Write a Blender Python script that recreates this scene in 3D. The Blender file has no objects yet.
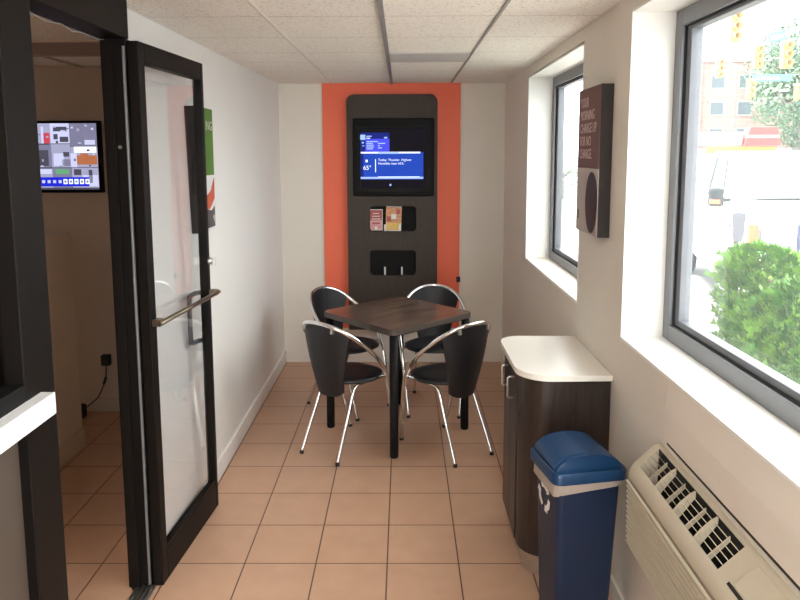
import bpy, bmesh, math, random
from mathutils import Vector, Matrix
random.seed(7)
SC = bpy.context.scene
COL = SC.collection
PI = math.pi

# ---------------------------------------------------------------- materials
def lin(c):
    def f(v):
        v /= 255.0
        return v / 12.92 if v <= 0.04045 else ((v + 0.055) / 1.055) ** 2.4
    return (f(c[0]), f(c[1]), f(c[2]))

class NT:
    def __init__(self, name):
        self.m = bpy.data.materials.new(name)
        self.m.use_nodes = True
        self.t = self.m.node_tree
        self.t.nodes.clear()
        self.out = self.n('ShaderNodeOutputMaterial')
    def n(self, typ, **kw):
        nd = self.t.nodes.new(typ)
        for k, v in kw.items():
            setattr(nd, k, v)
        return nd
    def l(self, a, b):
        self.t.links.new(a, b)
    def math(self, op, a, b=None):
        nd = self.n('ShaderNodeMath', operation=op)
        for i, v in enumerate((a, b)):
            if v is None: continue
            if isinstance(v, (int, float)): nd.inputs[i].default_value = v
            else: self.l(v, nd.inputs[i])
        return nd.outputs[0]
    def mix(self, fac, a, b):
        nd = self.n('ShaderNodeMix', data_type='RGBA')
        if isinstance(fac, (int, float)): nd.inputs[0].default_value = fac
        else: self.l(fac, nd.inputs[0])
        for i, v in ((6, a), (7, b)):
            if isinstance(v, tuple): nd.inputs[i].default_value = (*v[:3], 1)
            else: self.l(v, nd.inputs[i])
        return nd.outputs[2]

def mat(name, col, rough=0.5, metal=0.0, var=0.06, scale=8.0, bump=0.0, bscale=60.0, stretch=(1, 1, 1), spec=0.5, coat=0.0, detail=3.0):
    """principled surface with a procedural noise in colour and relief"""
    k = NT(name)
    p = k.n('ShaderNodeBsdfPrincipled')
    k.l(p.outputs[0], k.out.inputs[0])
    tc = k.n('ShaderNodeTexCoord'); mp = k.n('ShaderNodeMapping')
    mp.inputs['Scale'].default_value = stretch
    k.l(tc.outputs['Object'], mp.inputs[0])
    nz = k.n('ShaderNodeTexNoise'); nz.inputs['Scale'].default_value = scale; nz.inputs['Detail'].default_value = detail
    k.l(mp.outputs[0], nz.inputs[0])
    a = tuple(max(0, c * (1 - var)) for c in col); b = tuple(min(1, c * (1 + var)) for c in col)
    k.l(k.mix(nz.outputs[0], a, b), p.inputs['Base Color'])
    p.inputs['Roughness'].default_value = rough
    p.inputs['Metallic'].default_value = metal
    p.inputs['Specular IOR Level'].default_value = spec
    p.inputs['Coat Weight'].default_value = coat
    if bump:
        n2 = k.n('ShaderNodeTexNoise'); n2.inputs['Scale'].default_value = bscale
        k.l(mp.outputs[0], n2.inputs[0])
        bp = k.n('ShaderNodeBump'); bp.inputs['Strength'].default_value = bump; bp.inputs['Distance'].default_value = 0.01
        k.l(n2.outputs[0], bp.inputs['Height']); k.l(bp.outputs[0], p.inputs['Normal'])
    return k.m

def emis(name, col, strength):
    k = NT(name)
    e = k.n('ShaderNodeEmission')
    tc = k.n('ShaderNodeTexCoord'); nz = k.n('ShaderNodeTexNoise'); nz.inputs['Scale'].default_value = 14
    k.l(tc.outputs['Object'], nz.inputs[0])
    k.l(k.mix(nz.outputs[0], tuple(c * .88 for c in col), tuple(min(1, c * 1.1) for c in col)), e.inputs[0])
    e.inputs[1].default_value = strength
    k.l(e.outputs[0], k.out.inputs[0])
    return k.m

def glass(name, tint=(1, 1, 1), f0=0.05, rough=0.0, k1=0.9, haze=0.0):
    k = NT(name)
    lw = k.n('ShaderNodeLayerWeight'); lw.inputs[0].default_value = 0.5
    pw = k.math('POWER', lw.outputs['Facing'], 4.0)
    fac = k.math('ADD', k.math('MULTIPLY', pw, k1), f0)
    tr = k.n('ShaderNodeBsdfTransparent'); tr.inputs[0].default_value = (*tint, 1)
    gl = k.n('ShaderNodeBsdfGlossy'); gl.inputs['Roughness'].default_value = rough
    ms = k.n('ShaderNodeMixShader')
    k.l(fac, ms.inputs[0]); k.l(tr.outputs[0], ms.inputs[1]); k.l(gl.outputs[0], ms.inputs[2])
    last = ms.outputs[0]
    if haze:                                              # milky veil mixed in, imitating lens haze over the bright view outside
        tl = k.n('ShaderNodeBsdfTranslucent'); tl.inputs[0].default_value = (.93, .96, .97, 1)
        m2 = k.n('ShaderNodeMixShader')
        tc = k.n('ShaderNodeTexCoord'); nz = k.n('ShaderNodeTexNoise'); nz.inputs['Scale'].default_value = 2.5; k.l(tc.outputs['Object'], nz.inputs[0])
        k.l(k.math('ADD', k.math('MULTIPLY', nz.outputs[0], haze * .4), haze * .8), m2.inputs[0])
        k.l(last, m2.inputs[1]); k.l(tl.outputs[0], m2.inputs[2]); last = m2.outputs[0]
    k.l(last, k.out.inputs[0])
    return k.m

TS, TX, TY = 0.2987, -0.6702, 2.6739
def tile_floor():
    k = NT('terracotta_tile')
    p = k.n('ShaderNodeBsdfPrincipled'); k.l(p.outputs[0], k.out.inputs[0])
    g = k.n('ShaderNodeNewGeometry'); s = k.n('ShaderNodeSeparateXYZ'); k.l(g.outputs['Position'], s.inputs[0])
    def edge(o, off):
        u = k.math('DIVIDE', k.math('SUBTRACT', o, off), TS)
        f = k.math('FRACT', u)
        d = k.math('MINIMUM', f, k.math('SUBTRACT', 1.0, f))
        return d, k.math('FLOOR', u)
    dx, ix = edge(s.outputs[0], TX); dy, iy = edge(s.outputs[1], TY)
    d = k.math('MINIMUM', dx, dy)
    r = k.n('ShaderNodeMapRange'); r.inputs[1].default_value = 0.006; r.inputs[2].default_value = 0.012
    k.l(d, r.inputs[0])
    cb = k.n('ShaderNodeCombineXYZ'); k.l(ix, cb.inputs[0]); k.l(iy, cb.inputs[1])
    wn = k.n('ShaderNodeTexWhiteNoise'); k.l(cb.outputs[0], wn.inputs[0])
    nz = k.n('ShaderNodeTexNoise'); nz.inputs['Scale'].default_value = 9; nz.inputs['Detail'].default_value = 5
    k.l(g.outputs['Position'], nz.inputs[0])
    c1 = k.mix(nz.outputs[0], (0.47, 0.280, 0.185), (0.60, 0.375, 0.257))
    c2 = k.mix(k.math('MULTIPLY', wn.outputs[0], 0.22), c1, (0.53, 0.295, 0.185))
    k.l(k.mix(r.outputs[0], (0.085, 0.042, 0.028), c2), p.inputs['Base Color'])
    rr = k.math('ADD', k.math('MULTIPLY', nz.outputs[0], 0.14), 0.30)
    k.l(rr, p.inputs['Roughness'])
    p.inputs['Specular IOR Level'].default_value = 0.5
    bp = k.n('ShaderNodeBump'); bp.inputs['Strength'].default_value = 0.35; bp.inputs['Distance'].default_value = 0.004
    h = k.math('ADD', r.outputs[0], k.math('MULTIPLY', nz.outputs[0], 0.25))
    k.l(h, bp.inputs['Height']); k.l(bp.outputs[0], p.inputs['Normal'])
    return k.m

def ceiling_mat():
    k = NT('ceiling_tile')
    p = k.n('ShaderNodeBsdfPrincipled'); k.l(p.outputs[0], k.out.inputs[0])
    g = k.n('ShaderNodeNewGeometry'); s = k.n('ShaderNodeSeparateXYZ'); k.l(g.outputs['Position'], s.inputs[0])
    # score lines across the strips
    lines = None
    for y0, w in ((2.38, .003), (2.858, .004), (3.358, .004), (3.845, .004), (4.225, .004), (4.72, .003), (5.15, .003)):
        dd = k.math('ABSOLUTE', k.math('SUBTRACT', s.outputs[1], y0))
        q = k.math('LESS_THAN', dd, w)
        lines = q if lines is None else k.math('MAXIMUM', lines, q)
    n1 = k.n('ShaderNodeTexNoise'); n1.inputs['Scale'].default_value = 95; n1.inputs['Detail'].default_value = 3
    k.l(g.outputs['Position'], n1.inputs[0])
    n2 = k.n('ShaderNodeTexNoise'); n2.inputs['Scale'].default_value = 2.0; k.l(g.outputs['Position'], n2.inputs[0])
    base = k.mix(n2.outputs[0], (0.84, 0.805, 0.745), (0.90, 0.87, 0.815))
    r = k.n('ShaderNodeMapRange'); r.inputs[1].default_value = 0.56; r.inputs[2].default_value = 0.68
    k.l(n1.outputs[0], r.inputs[0])
    c = k.mix(k.math('MULTIPLY', r.outputs[0], 0.6), base, (0.46, 0.40, 0.33))
    k.l(k.mix(k.math('MULTIPLY', lines, 0.45), c, (0.25, 0.21, 0.17)), p.inputs['Base Color'])
    p.inputs['Roughness'].default_value = 0.95; p.inputs['Specular IOR Level'].default_value = 0.1
    bp = k.n('ShaderNodeBump'); bp.inputs['Strength'].default_value = 0.5; bp.inputs['Distance'].default_value = 0.004
    k.l(k.math('SUBTRACT', 1.0, n1.outputs[0]), bp.inputs['Height']); k.l(bp.outputs[0], p.inputs['Normal'])
    return k.m

def wood(name, dark, light, stretch, rough=0.4, spec=0.5):
    k = NT(name)
    p = k.n('ShaderNodeBsdfPrincipled'); k.l(p.outputs[0], k.out.inputs[0])
    tc = k.n('ShaderNodeTexCoord'); mp = k.n('ShaderNodeMapping'); mp.inputs['Scale'].default_value = stretch
    k.l(tc.outputs['Object'], mp.inputs[0])
    n1 = k.n('ShaderNodeTexNoise'); n1.inputs['Scale'].default_value = 5; n1.inputs['Detail'].default_value = 8; n1.inputs['Roughness'].default_value = 0.65
    k.l(mp.outputs[0], n1.inputs[0])
    r = k.n('ShaderNodeMapRange'); r.inputs[1].default_value = 0.33; r.inputs[2].default_value = 0.68
    k.l(n1.outputs[0], r.inputs[0])
    k.l(k.mix(r.outputs[0], dark, light), p.inputs['Base Color'])
    p.inputs['Roughness'].default_value = rough; p.inputs['Specular IOR Level'].default_value = spec
    return k.m

M = {}
M['floor'] = tile_floor()
M['ceil'] = ceiling_mat()
M['tbar'] = mat('ceiling_bar', (0.68, 0.63, 0.56), 0.6)
M['tbar_dark'] = mat('ceiling_bar_worn', (0.30, 0.28, 0.26), 0.5)
M['wall'] = mat('wall_paint', (0.755, 0.70, 0.63), 0.7, var=0.03, scale=3, bump=0.12, bscale=140, spec=0.3)
M['wall_l'] = mat('wall_paint_daylit', (0.79, 0.77, 0.74), 0.65, var=0.03, scale=3, bump=0.12, bscale=140, spec=0.3)  # same paint as the other walls, whitened for daylight from the windows
M['white'] = mat('white_trim_paint', (0.84, 0.83, 0.80), 0.45, var=0.02)
M['tan'] = mat('back_room_beige_dimmed', (0.52, 0.42, 0.34), 0.8, var=0.05, scale=3)  # beige wall paint browned to hold the back room's dim light
M['tan_light'] = mat('partition_paint', (0.62, 0.50, 0.39), 0.8, var=0.05, scale=3)
M['orange'] = mat('orange_paint', (0.86, 0.170, 0.092), 0.55, var=0.03, scale=4, spec=0.3)
M['bronze'] = mat('dark_bronze_aluminium', (0.007, 0.0052, 0.0043), 0.5, metal=0.0, var=0.12, scale=20, spec=0.14)
M['black'] = mat('black_metal', (0.006, 0.0055, 0.0055), 0.6, var=0.1, spec=0.18)
M['gasket'] = mat('black_rubber', (0.012, 0.012, 0.014), 0.7, var=0.1)
M['alu'] = mat('grey_anodised_frame', (0.20, 0.205, 0.22), 0.4, metal=0.35, var=0.06, scale=15)
M['alu_mid'] = mat('grey_sash', (0.15, 0.155, 0.17), 0.5, metal=0.2, var=0.06, scale=15)
M['alu_dark'] = mat('dark_frame_channel', (0.05, 0.052, 0.058), 0.45, metal=0.2)
M['steel'] = mat('brushed_steel', (0.62, 0.61, 0.58), 0.3, metal=1.0, var=0.08, scale=40)
M['brass'] = mat('worn_bronze_bar', (0.20, 0.165, 0.12), 0.32, metal=0.9, var=0.12, scale=30)
M['chrome'] = mat('chrome', (0.85, 0.85, 0.85), 0.08, metal=1.0, var=0.02)
M['leather'] = mat('black_vinyl', (0.0085, 0.0083, 0.0105), 0.40, var=0.15, scale=30, bump=0.15, bscale=250)
M['tabletop'] = wood('dark_wood_laminate', (0.028, 0.018, 0.013), (0.150, 0.098, 0.070), (0.6, 4.5, 4.5), 0.24)
M['tableedge'] = mat('table_edge_band', (0.075, 0.060, 0.052), 0.25, var=0.1)  # lightened a little for the highlight along the table edge
M['wenge'] = wood('cabinet_wenge_laminate', (0.014, 0.0085, 0.007), (0.038, 0.0245, 0.020), (14, 14, 1.0), 0.33)
M['panel'] = wood('panel_brown_laminate', (0.040, 0.0285, 0.022), (0.053, 0.0385, 0.030), (10, 10, 1.0), 0.55, 0.3)
M['niche'] = mat('slot_interior', (0.007, 0.006, 0.006), 0.7, spec=0.2)
M['counter'] = mat('cream_countertop', (0.80, 0.765, 0.70), 0.32, var=0.03, scale=40)
M['counter_edge'] = mat('cream_counter_edge', (0.74, 0.68, 0.58), 0.4, var=0.03)
M['blue'] = mat('blue_plastic', (0.0022, 0.0165, 0.054), 0.5, var=0.1, bump=0.05, bscale=300)
M['blue_lid'] = mat('blue_lid_plastic', (0.004, 0.036, 0.105), 0.42, var=0.08)
M['liner'] = mat('white_bin_liner', (0.42, 0.37, 0.33), 0.4, var=0.06, scale=30, bump=0.4, bscale=40)
M['whiteprint'] = mat('white_print', (0.75, 0.75, 0.76), 0.5, var=0.02)
M['ac'] = mat('almond_plastic', (0.53, 0.465, 0.36), 0.45, var=0.03)
M['ac_d'] = mat('almond_plastic_ribs', (0.52, 0.455, 0.355), 0.5, var=0.03)
M['ac_shade'] = mat('louvre_shade_brown', (0.20, 0.165, 0.12), 0.7)
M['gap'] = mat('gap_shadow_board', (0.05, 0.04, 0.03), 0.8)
M['dark'] = mat('dark_cavity', (0.006, 0.006, 0.006), 0.8)
M['sign_brown'] = mat('sign_brown_face', (0.150, 0.070, 0.058), 0.5, var=0.05)
M['sign_edge'] = mat('sign_dark_edge', (0.034, 0.028, 0.027), 0.6, spec=0.25)
M['sign_pale'] = mat('sign_pale_print', (0.46, 0.42, 0.39), 0.5, var=0.08)
M['sign_pink'] = mat('sign_lettering', (0.62, 0.50, 0.47), 0.5, var=0.02)
M['coffee'] = mat('cup_print', (0.035, 0.019, 0.022), 0.45, var=0.35, scale=9)
M['green'] = mat('poster_green', (0.085, 0.20, 0.022), 0.5, var=0.08)
M['redprint'] = mat('poster_orange_red', (0.55, 0.11, 0.05), 0.5, var=0.2)
M['greyprint'] = mat('poster_grey', (0.08, 0.075, 0.075), 0.5, var=0.5, scale=20)
M['bezel'] = mat('glossy_black_bezel', (0.0035, 0.003, 0.003), 0.5, var=0.1, spec=0.12)
M['screen_off'] = emis('screen_dark_area', (0.012, 0.010, 0.014), 0.25)
M['s_navy'] = emis('screen_navy', (0.012, 0.020, 0.16), 0.33)
M['s_blue'] = emis('screen_blue', (0.018, 0.055, 0.36), 0.33)
M['s_vio'] = emis('screen_violet', (0.060, 0.065, 0.62), 0.33)
M['s_lt'] = emis('screen_light_blue', (0.30, 0.42, 0.86), 0.33)
M['s_wh'] = emis('screen_white', (0.78, 0.82, 0.98), 0.33)
M['s_g1'] = emis('screen_slate', (0.15, 0.145, 0.22), 0.33)
M['s_g2'] = emis('screen_grey', (0.27, 0.27, 0.39), 0.33)
M['s_g3'] = emis('screen_pale', (0.44, 0.45, 0.64), 0.33)
M['s_gd'] = emis('screen_dim', (0.055, 0.052, 0.075), 0.33)
M['s_or'] = emis('screen_terracotta', (0.33, 0.11, 0.05), 0.33)
M['s_rd'] = emis('screen_red', (0.42, 0.05, 0.07), 0.33)
M['s_gr'] = emis('screen_green', (0.10, 0.28, 0.14), 0.33)
M['s_bb'] = emis('screen_toolbar_blue', (0.012, 0.018, 0.48), 0.33)
M['pane'] = glass('window_glass', (0.97, 0.985, 0.975), 0.03, k1=0.25, haze=0.015)
M['door_glass'] = glass('door_glass', (0.985, 0.985, 0.99), 0.05)
M['dark_glass'] = glass('storefront_glass', (0.80, 0.80, 0.78), 0.05)
M['lowpanel'] = mat('brown_lower_panel', (0.075, 0.055, 0.043), 0.6, var=0.06)
M['ledge'] = mat('white_ledge', (0.86, 0.87, 0.88), 0.5, var=0.02)
M['br_red'] = mat('brochure_red', (0.38, 0.06, 0.05), 0.4, var=0.6, scale=70, detail=5)
M['br_pink'] = mat('brochure_pink', (0.66, 0.27, 0.29), 0.4, var=0.45, scale=60)
M['br_yel'] = mat('brochure_yellow', (0.72, 0.44, 0.08), 0.4, var=0.3, scale=40)
M['br_mix'] = mat('brochure_photo', (0.62, 0.24, 0.10), 0.4, var=0.75, scale=55, detail=5)
M['br_white'] = mat('brochure_paper', (0.75, 0.70, 0.62), 0.5)
# outside
M['asphalt'] = mat('asphalt', (0.17, 0.17, 0.18), 0.9, var=0.1, scale=5)
M['concrete'] = mat('sidewalk_concrete', (0.48, 0.46, 0.43), 0.9, var=0.06, scale=3)
M['truck'] = mat('white_car_paint', (0.34, 0.335, 0.325), 0.35, var=0.02, coat=0.2)
M['carglass'] = mat('car_window_glass', (0.02, 0.024, 0.03), 0.5, var=0.1, spec=0.15)
M['windshield'] = mat('pale_windshield', (0.085, 0.11, 0.125), 0.5, var=0.08)
M['grille'] = mat('grille_dark', (0.06, 0.07, 0.13), 0.4)
M['lamp'] = mat('headlight_lens', (0.22, 0.225, 0.25), 0.2, var=0.1)
M['amber'] = mat('amber_lens', (0.42, 0.12, 0.05), 0.3)
M['tyre'] = mat('tyre_rubber', (0.02, 0.02, 0.02), 0.8)
M['leaf'] = mat('arborvitae_green', (0.055, 0.160, 0.016), 0.55, var=0.55, scale=11, spec=0.3)
M['leaf_y'] = mat('arborvitae_yellow_green', (0.125, 0.255, 0.026), 0.55, var=0.5, scale=11, spec=0.3)
M['stem'] = mat('brown_stem', (0.09, 0.05, 0.03), 0.8)
M['tree'] = mat('street_tree_green', (0.10, 0.17, 0.10), 0.7, var=0.35, scale=1.2)
M['bark'] = mat('bark', (0.22, 0.20, 0.18), 0.9)
M['meter'] = mat('grey_meter_metal', (0.10, 0.10, 0.115), 0.5)
M['signal'] = mat('signal_yellow', (0.46, 0.30, 0.10), 0.5)
M['signal_lens'] = mat('signal_lens_dark', (0.20, 0.13, 0.07), 0.4)
M['teal'] = mat('street_sign_teal', (0.08, 0.24, 0.24), 0.5)
M['wire'] = mat('cable_grey', (0.25, 0.25, 0.26), 0.6)
M['roofgrey'] = mat('grey_roof', (0.19, 0.195, 0.225), 0.7)
M['shopred'] = mat('shop_red', (0.30, 0.055, 0.05), 0.6)
M['shopyel'] = mat('shop_yellow', (0.36, 0.22, 0.05), 0.6)
M['shopwhite'] = mat('shop_white', (0.32, 0.31, 0.30), 0.6)
def brick():
    k = NT('pale_red_brick')
    p = k.n('ShaderNodeBsdfPrincipled'); k.l(p.outputs[0], k.out.inputs[0])
    tc = k.n('ShaderNodeTexCoord'); mp = k.n('ShaderNodeMapping'); mp.inputs['Rotation'].default_value = (PI / 2, 0, 0)
    k.l(tc.outputs['Object'], mp.inputs[0])
    b = k.n('ShaderNodeTexBrick'); b.inputs['Scale'].default_value = 1.0
    b.inputs['Color1'].default_value = (0.27, 0.165, 0.14, 1); b.inputs['Color2'].default_value = (0.30, 0.20, 0.17, 1); b.inputs['Mortar'].default_value = (0.26, 0.23, 0.21, 1)
    b.inputs['Brick Width'].default_value = 1.1; b.inputs['Row Height'].default_value = 0.4; b.inputs['Mortar Size'].default_value = 0.03
    k.l(mp.outputs[0], b.inputs[0]); k.l(b.outputs[0], p.inputs['Base Color']); p.inputs['Roughness'].default_value = 0.9
    return k.m
M['brick'] = brick()
M['diffuser'] = emis('lamp_diffuser', (1.0, 0.90, 0.76), 1.0)

# ---------------------------------------------------------------- mesh builder
ROOT = {}           # world offset of every root / part
class MB:
    def __init__(self): self.bm = bmesh.new()
    def _mi(self, faces, mi):
        for f in faces: f.material_index = mi
    def box(self, x0, x1, y0, y1, z0, z1, bev=0.0, mi=0, seg=2):
        vs = [self.bm.verts.new(p) for p in ((x0,y0,z0),(x1,y0,z0),(x1,y1,z0),(x0,y1,z0),(x0,y0,z1),(x1,y0,z1),(x1,y1,z1),(x0,y1,z1))]
        fs = [self.bm.faces.new([vs[i] for i in q]) for q in ((3,2,1,0),(4,5,6,7),(0,1,5,4),(1,2,6,5),(2,3,7,6),(3,0,4,7))]
        self._mi(fs, mi)
        if bev > 0:
            es = list({e for f in fs for e in f.edges})
            r = bmesh.ops.bevel(self.bm, geom=es, offset=bev, segments=seg, affect='EDGES', profile=0.5)
            self._mi(r['faces'], mi)
        return self
    def obox(self, c, size, rz=0, rx=0, ry=0, bev=0, mi=0):
        t = MB(); sx, sy, sz = (s / 2 for s in size)
        t.box(-sx, sx, -sy, sy, -sz, sz, bev)
        return self.join(t, Matrix.Translation(c) @ Matrix.Rotation(rz, 4, 'Z') @ Matrix.Rotation(ry, 4, 'Y') @ Matrix.Rotation(rx, 4, 'X'), mi)
    def join(self, other, mtx=None, mi=None):
        me = bpy.data.meshes.new('tmp'); 
        if mtx is not None: other.bm.transform(mtx)
        if mi is not None:
            for f in other.bm.faces: f.material_index = mi
        other.bm.to_mesh(me); self.bm.from_mesh(me); bpy.data.meshes.remove(me); other.bm.free()
        return self
    def prism(self, pts, axis, a, b, mi=0, bev=0):
        """pts 2-D outline, extruded along axis ('x','y','z') from a to b"""
        def P(u, v, t):
            return {'x': (t, u, v), 'y': (u, t, v), 'z': (u, v, t)}[axis]
        n = len(pts)
        A = [self.bm.verts.new(P(u, v, a)) for u, v in pts]; B = [self.bm.verts.new(P(u, v, b)) for u, v in pts]
        fs = [self.bm.faces.new(A[::-1]), self.bm.faces.new(B)]
        for i in range(n): fs.append(self.bm.faces.new((A[i], A[(i+1) % n], B[(i+1) % n], B[i])))
        self._mi(fs, mi)
        if bev:
            es = list({e for f in fs[:2] for e in f.edges})
            r = bmesh.ops.bevel(self.bm, geom=es, offset=bev, segments=2, affect='EDGES', profile=0.5); self._mi(r['faces'], mi)
        bmesh.ops.recalc_face_normals(self.bm, faces=self.bm.faces[:])
        return self
    def tube(self, pts, r, n=10, mi=0, closed=False, smooth=0):
        pts = [Vector(p) for p in pts]
        if smooth: pts = catmull(pts, smooth)
        rs = r if isinstance(r, (list, tuple)) else [r] * len(pts)
        if len(rs) != len(pts): rs = [rs[0]] * len(pts)
        rings = []; prev = None
        for i, p in enumerate(pts):
            t = (pts[min(i+1, len(pts)-1)] - pts[max(i-1, 0)]).normalized()
            if prev is None:
                ref = Vector((0, 0, 1)) if abs(t.z) < 0.9 else Vector((1, 0, 0))
                u = t.cross(ref).normalized()
            else:
                u = (prev - t * prev.dot(t)).normalized()
            prev = u; v = t.cross(u)
            rings.append([self.bm.verts.new(p + (u * math.cos(2*PI*k/n) + v * math.sin(2*PI*k/n)) * rs[i]) for k in range(n)])
        fs = []
        for a, b in zip(rings, rings[1:]):
            for k in range(n): fs.append(self.bm.faces.new((a[k], a[(k+1) % n], b[(k+1) % n], b[k])))
        fs.append(self.bm.faces.new(rings[0][::-1])); fs.append(self.bm.faces.new(rings[-1]))
        for f in fs: f.smooth = True
        self._mi(fs, mi)
        return self
    def lathe(self, prof, c, n=20, mi=0, axis='z'):
        rings = []
        for r, h in prof:
            ring = []
            for k in range(n):
                a = 2*PI*k/n; q = (r*math.cos(a), r*math.sin(a), h)
                if axis == 'y': q = (q[0], q[2], q[1])
                if axis == 'x': q = (q[2], q[0], q[1])
                ring.append(self.bm.verts.new((c[0]+q[0], c[1]+q[1], c[2]+q[2])))
            rings.append(ring)
        fs = []
        for a, b in zip(rings, rings[1:]):
            for k in range(n): fs.append(self.bm.faces.new((a[k], a[(k+1) % n], b[(k+1) % n], b[k])))
        fs.append(self.bm.faces.new(rings[0][::-1])); fs.append(self.bm.faces.new(rings[-1]))
        for f in fs[:-2]: f.smooth = True
        self._mi(fs, mi)
        bmesh.ops.recalc_face_normals(self.bm, faces=self.bm.faces[:])
        return self
    def quad(self, a, b, c, d, mi=0):
        f = self.bm.faces.new([self.bm.verts.new(p) for p in (a, b, c, d)]); f.material_index = mi
        return self
    def text(self, s, size, mtx, mi=0, extrude=0.0005, align='LEFT', sx=1.0):
        cu = bpy.data.curves.new('t', 'FONT'); cu.body = s; cu.size = size; cu.extrude = extrude; cu.align_x = align
        cu.resolution_u = 3
        o = bpy.data.objects.new('t', cu); COL.objects.link(o)
        dg = bpy.context.evaluated_depsgraph_get(); dg.update()
        me = bpy.data.meshes.new_from_object(o.evaluated_get(dg))
        bpy.data.objects.remove(o); bpy.data.curves.remove(cu)
        t = MB(); t.bm.from_mesh(me); bpy.data.meshes.remove(me)
        return self.join(t, mtx @ Matrix.Diagonal((sx, 1, 1, 1)), mi)
    def plate(self, outer, holes, thick, mtx, mi=0):
        """2-D outline with holes, extruded by thick (local z 0..thick)"""
        cu = bpy.data.curves.new('p', 'CURVE'); cu.dimensions = '2D'; cu.fill_mode = 'BOTH'; cu.extrude = thick / 2
        for loop in [outer] + holes:
            s = cu.splines.new('POLY'); s.points.add(len(loop) - 1); s.use_cyclic_u = True
            for p, q in zip(s.points, loop): p.co = (q[0], q[1], 0, 1)
        o = bpy.data.objects.new('p', cu); COL.objects.link(o)
        dg = bpy.context.evaluated_depsgraph_get(); dg.update()
        me = bpy.data.meshes.new_from_object(o.evaluated_get(dg))
        bpy.data.objects.remove(o); bpy.data.curves.remove(cu)
        t = MB(); t.bm.from_mesh(me); bpy.data.meshes.remove(me)
        bmesh.ops.remove_doubles(t.bm, verts=t.bm.verts[:], dist=1e-5)
        return self.join(t, mtx @ Matrix.Translation((0, 0, thick / 2)), mi)
    def smooth(self):
        for f in self.bm.faces: f.smooth = True
        return self
    def build(self, name, mats, parent=None, local=False, kind=None, label=None, sharp=None):
        if not isinstance(mats, (list, tuple)): mats = [mats]
        off = Vector((0, 0, 0))
        if parent is not None:
            if not local: off = ROOT[parent.name]
        elif not local:
            vs = [v.co for v in self.bm.verts]
            lo = [min(v[i] for v in vs) for i in range(3)]; hi = [max(v[i] for v in vs) for i in range(3)]
            off = Vector(((lo[0]+hi[0])/2, (lo[1]+hi[1])/2, lo[2]))
        if off.length: self.bm.transform(Matrix.Translation(-off))
        me = bpy.data.meshes.new(name); self.bm.to_mesh(me); self.bm.free()
        for m in mats: me.materials.append(M[m] if isinstance(m, str) else m)
        if sharp is not None: me.set_sharp_from_angle(angle=math.radians(sharp))
        o = bpy.data.objects.new(name, me); COL.objects.link(o)
        if parent is not None: o.parent = parent; ROOT[o.name] = ROOT[parent.name]
        else: o.location = off; ROOT[o.name] = off.copy()
        if kind: o['kind'] = kind
        if label: o['label'] = label
        return o

def catmull(P, n):
    out = []
    for i in range(len(P) - 1):
        p0, p1, p2, p3 = P[max(i-1, 0)], P[i], P[i+1], P[min(i+2, len(P)-1)]
        for k in range(n):
            t = k / n
            out.append(0.5 * ((2*p1) + (p2-p0)*t + (2*p0-5*p1+4*p2-p3)*t*t + (3*p1-p0-3*p2+p3)*t**3))
    out.append(P[-1]); return out

def rrect(x0, x1, y0, y1, r, n=5):
    """rounded rectangle; r single or four radii (bl, br, tr, tl)"""
    rs = r if isinstance(r, (list, tuple)) else (r,)*4
    out = []
    for (cx, cy, a0, q) in ((x0+rs[0], y0+rs[0], PI, rs[0]), (x1-rs[1], y0+rs[1], 1.5*PI, rs[1]), (x1-rs[2], y1-rs[2], 0, rs[2]), (x0+rs[3], y1-rs[3], .5*PI, rs[3])):
        if q < 1e-6: out.append((cx, cy)); continue
        for k in range(n+1):
            a = a0 + .5*PI*k/n; out.append((cx + q*math.cos(a), cy + q*math.sin(a)))
    return out

def thing(name, loc, label, cat, group=None, rz=0.0):
    o = bpy.data.objects.new(name, None); COL.objects.link(o); o.empty_display_size = 0.1
    o.location = loc; o.rotation_euler = (0, 0, rz); ROOT[o.name] = Vector(loc)
    if label: o['label'] = label
    if cat: o['category'] = cat
    if group: o['group'] = group
    return o
def tag(o, label, cat, group=None, kind=None):
    o['label'] = label; o['category'] = cat
    if group: o['group'] = group
    if kind: o['kind'] = kind
    return o
def struct(name, loc, label=None):
    o = thing(name, loc, label, None); o['kind'] = 'structure'; return o
def facing(origin, right, up):
    """matrix mapping text plane (x=right, y=up, z=out) at origin"""
    r = Vector(right).normalized(); u = Vector(up).normalized(); n = r.cross(u)
    m = Matrix.Identity(4)
    for i in range(3):
        m[i][0] = r[i]; m[i][1] = u[i]; m[i][2] = n[i]; m[i][3] = origin[i]
    return m

H = 2.258           # ceiling height
XR = 0.805          # right wall face
YF = 5.484          # far wall face
YB = -1.9           # wall behind the camera

# ---------------------------------------------------------------- setting
b = MB(); b.box(-3.4, 1.0, YB-.15, 5.65, -0.12, 0.0)
b.build('floor', 'floor', kind='structure')
b = MB(); b.box(-3.4, 1.0, YB-.15, 5.65, H, H+.12)
b.build('ceiling', 'ceil', kind='structure')
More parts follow.
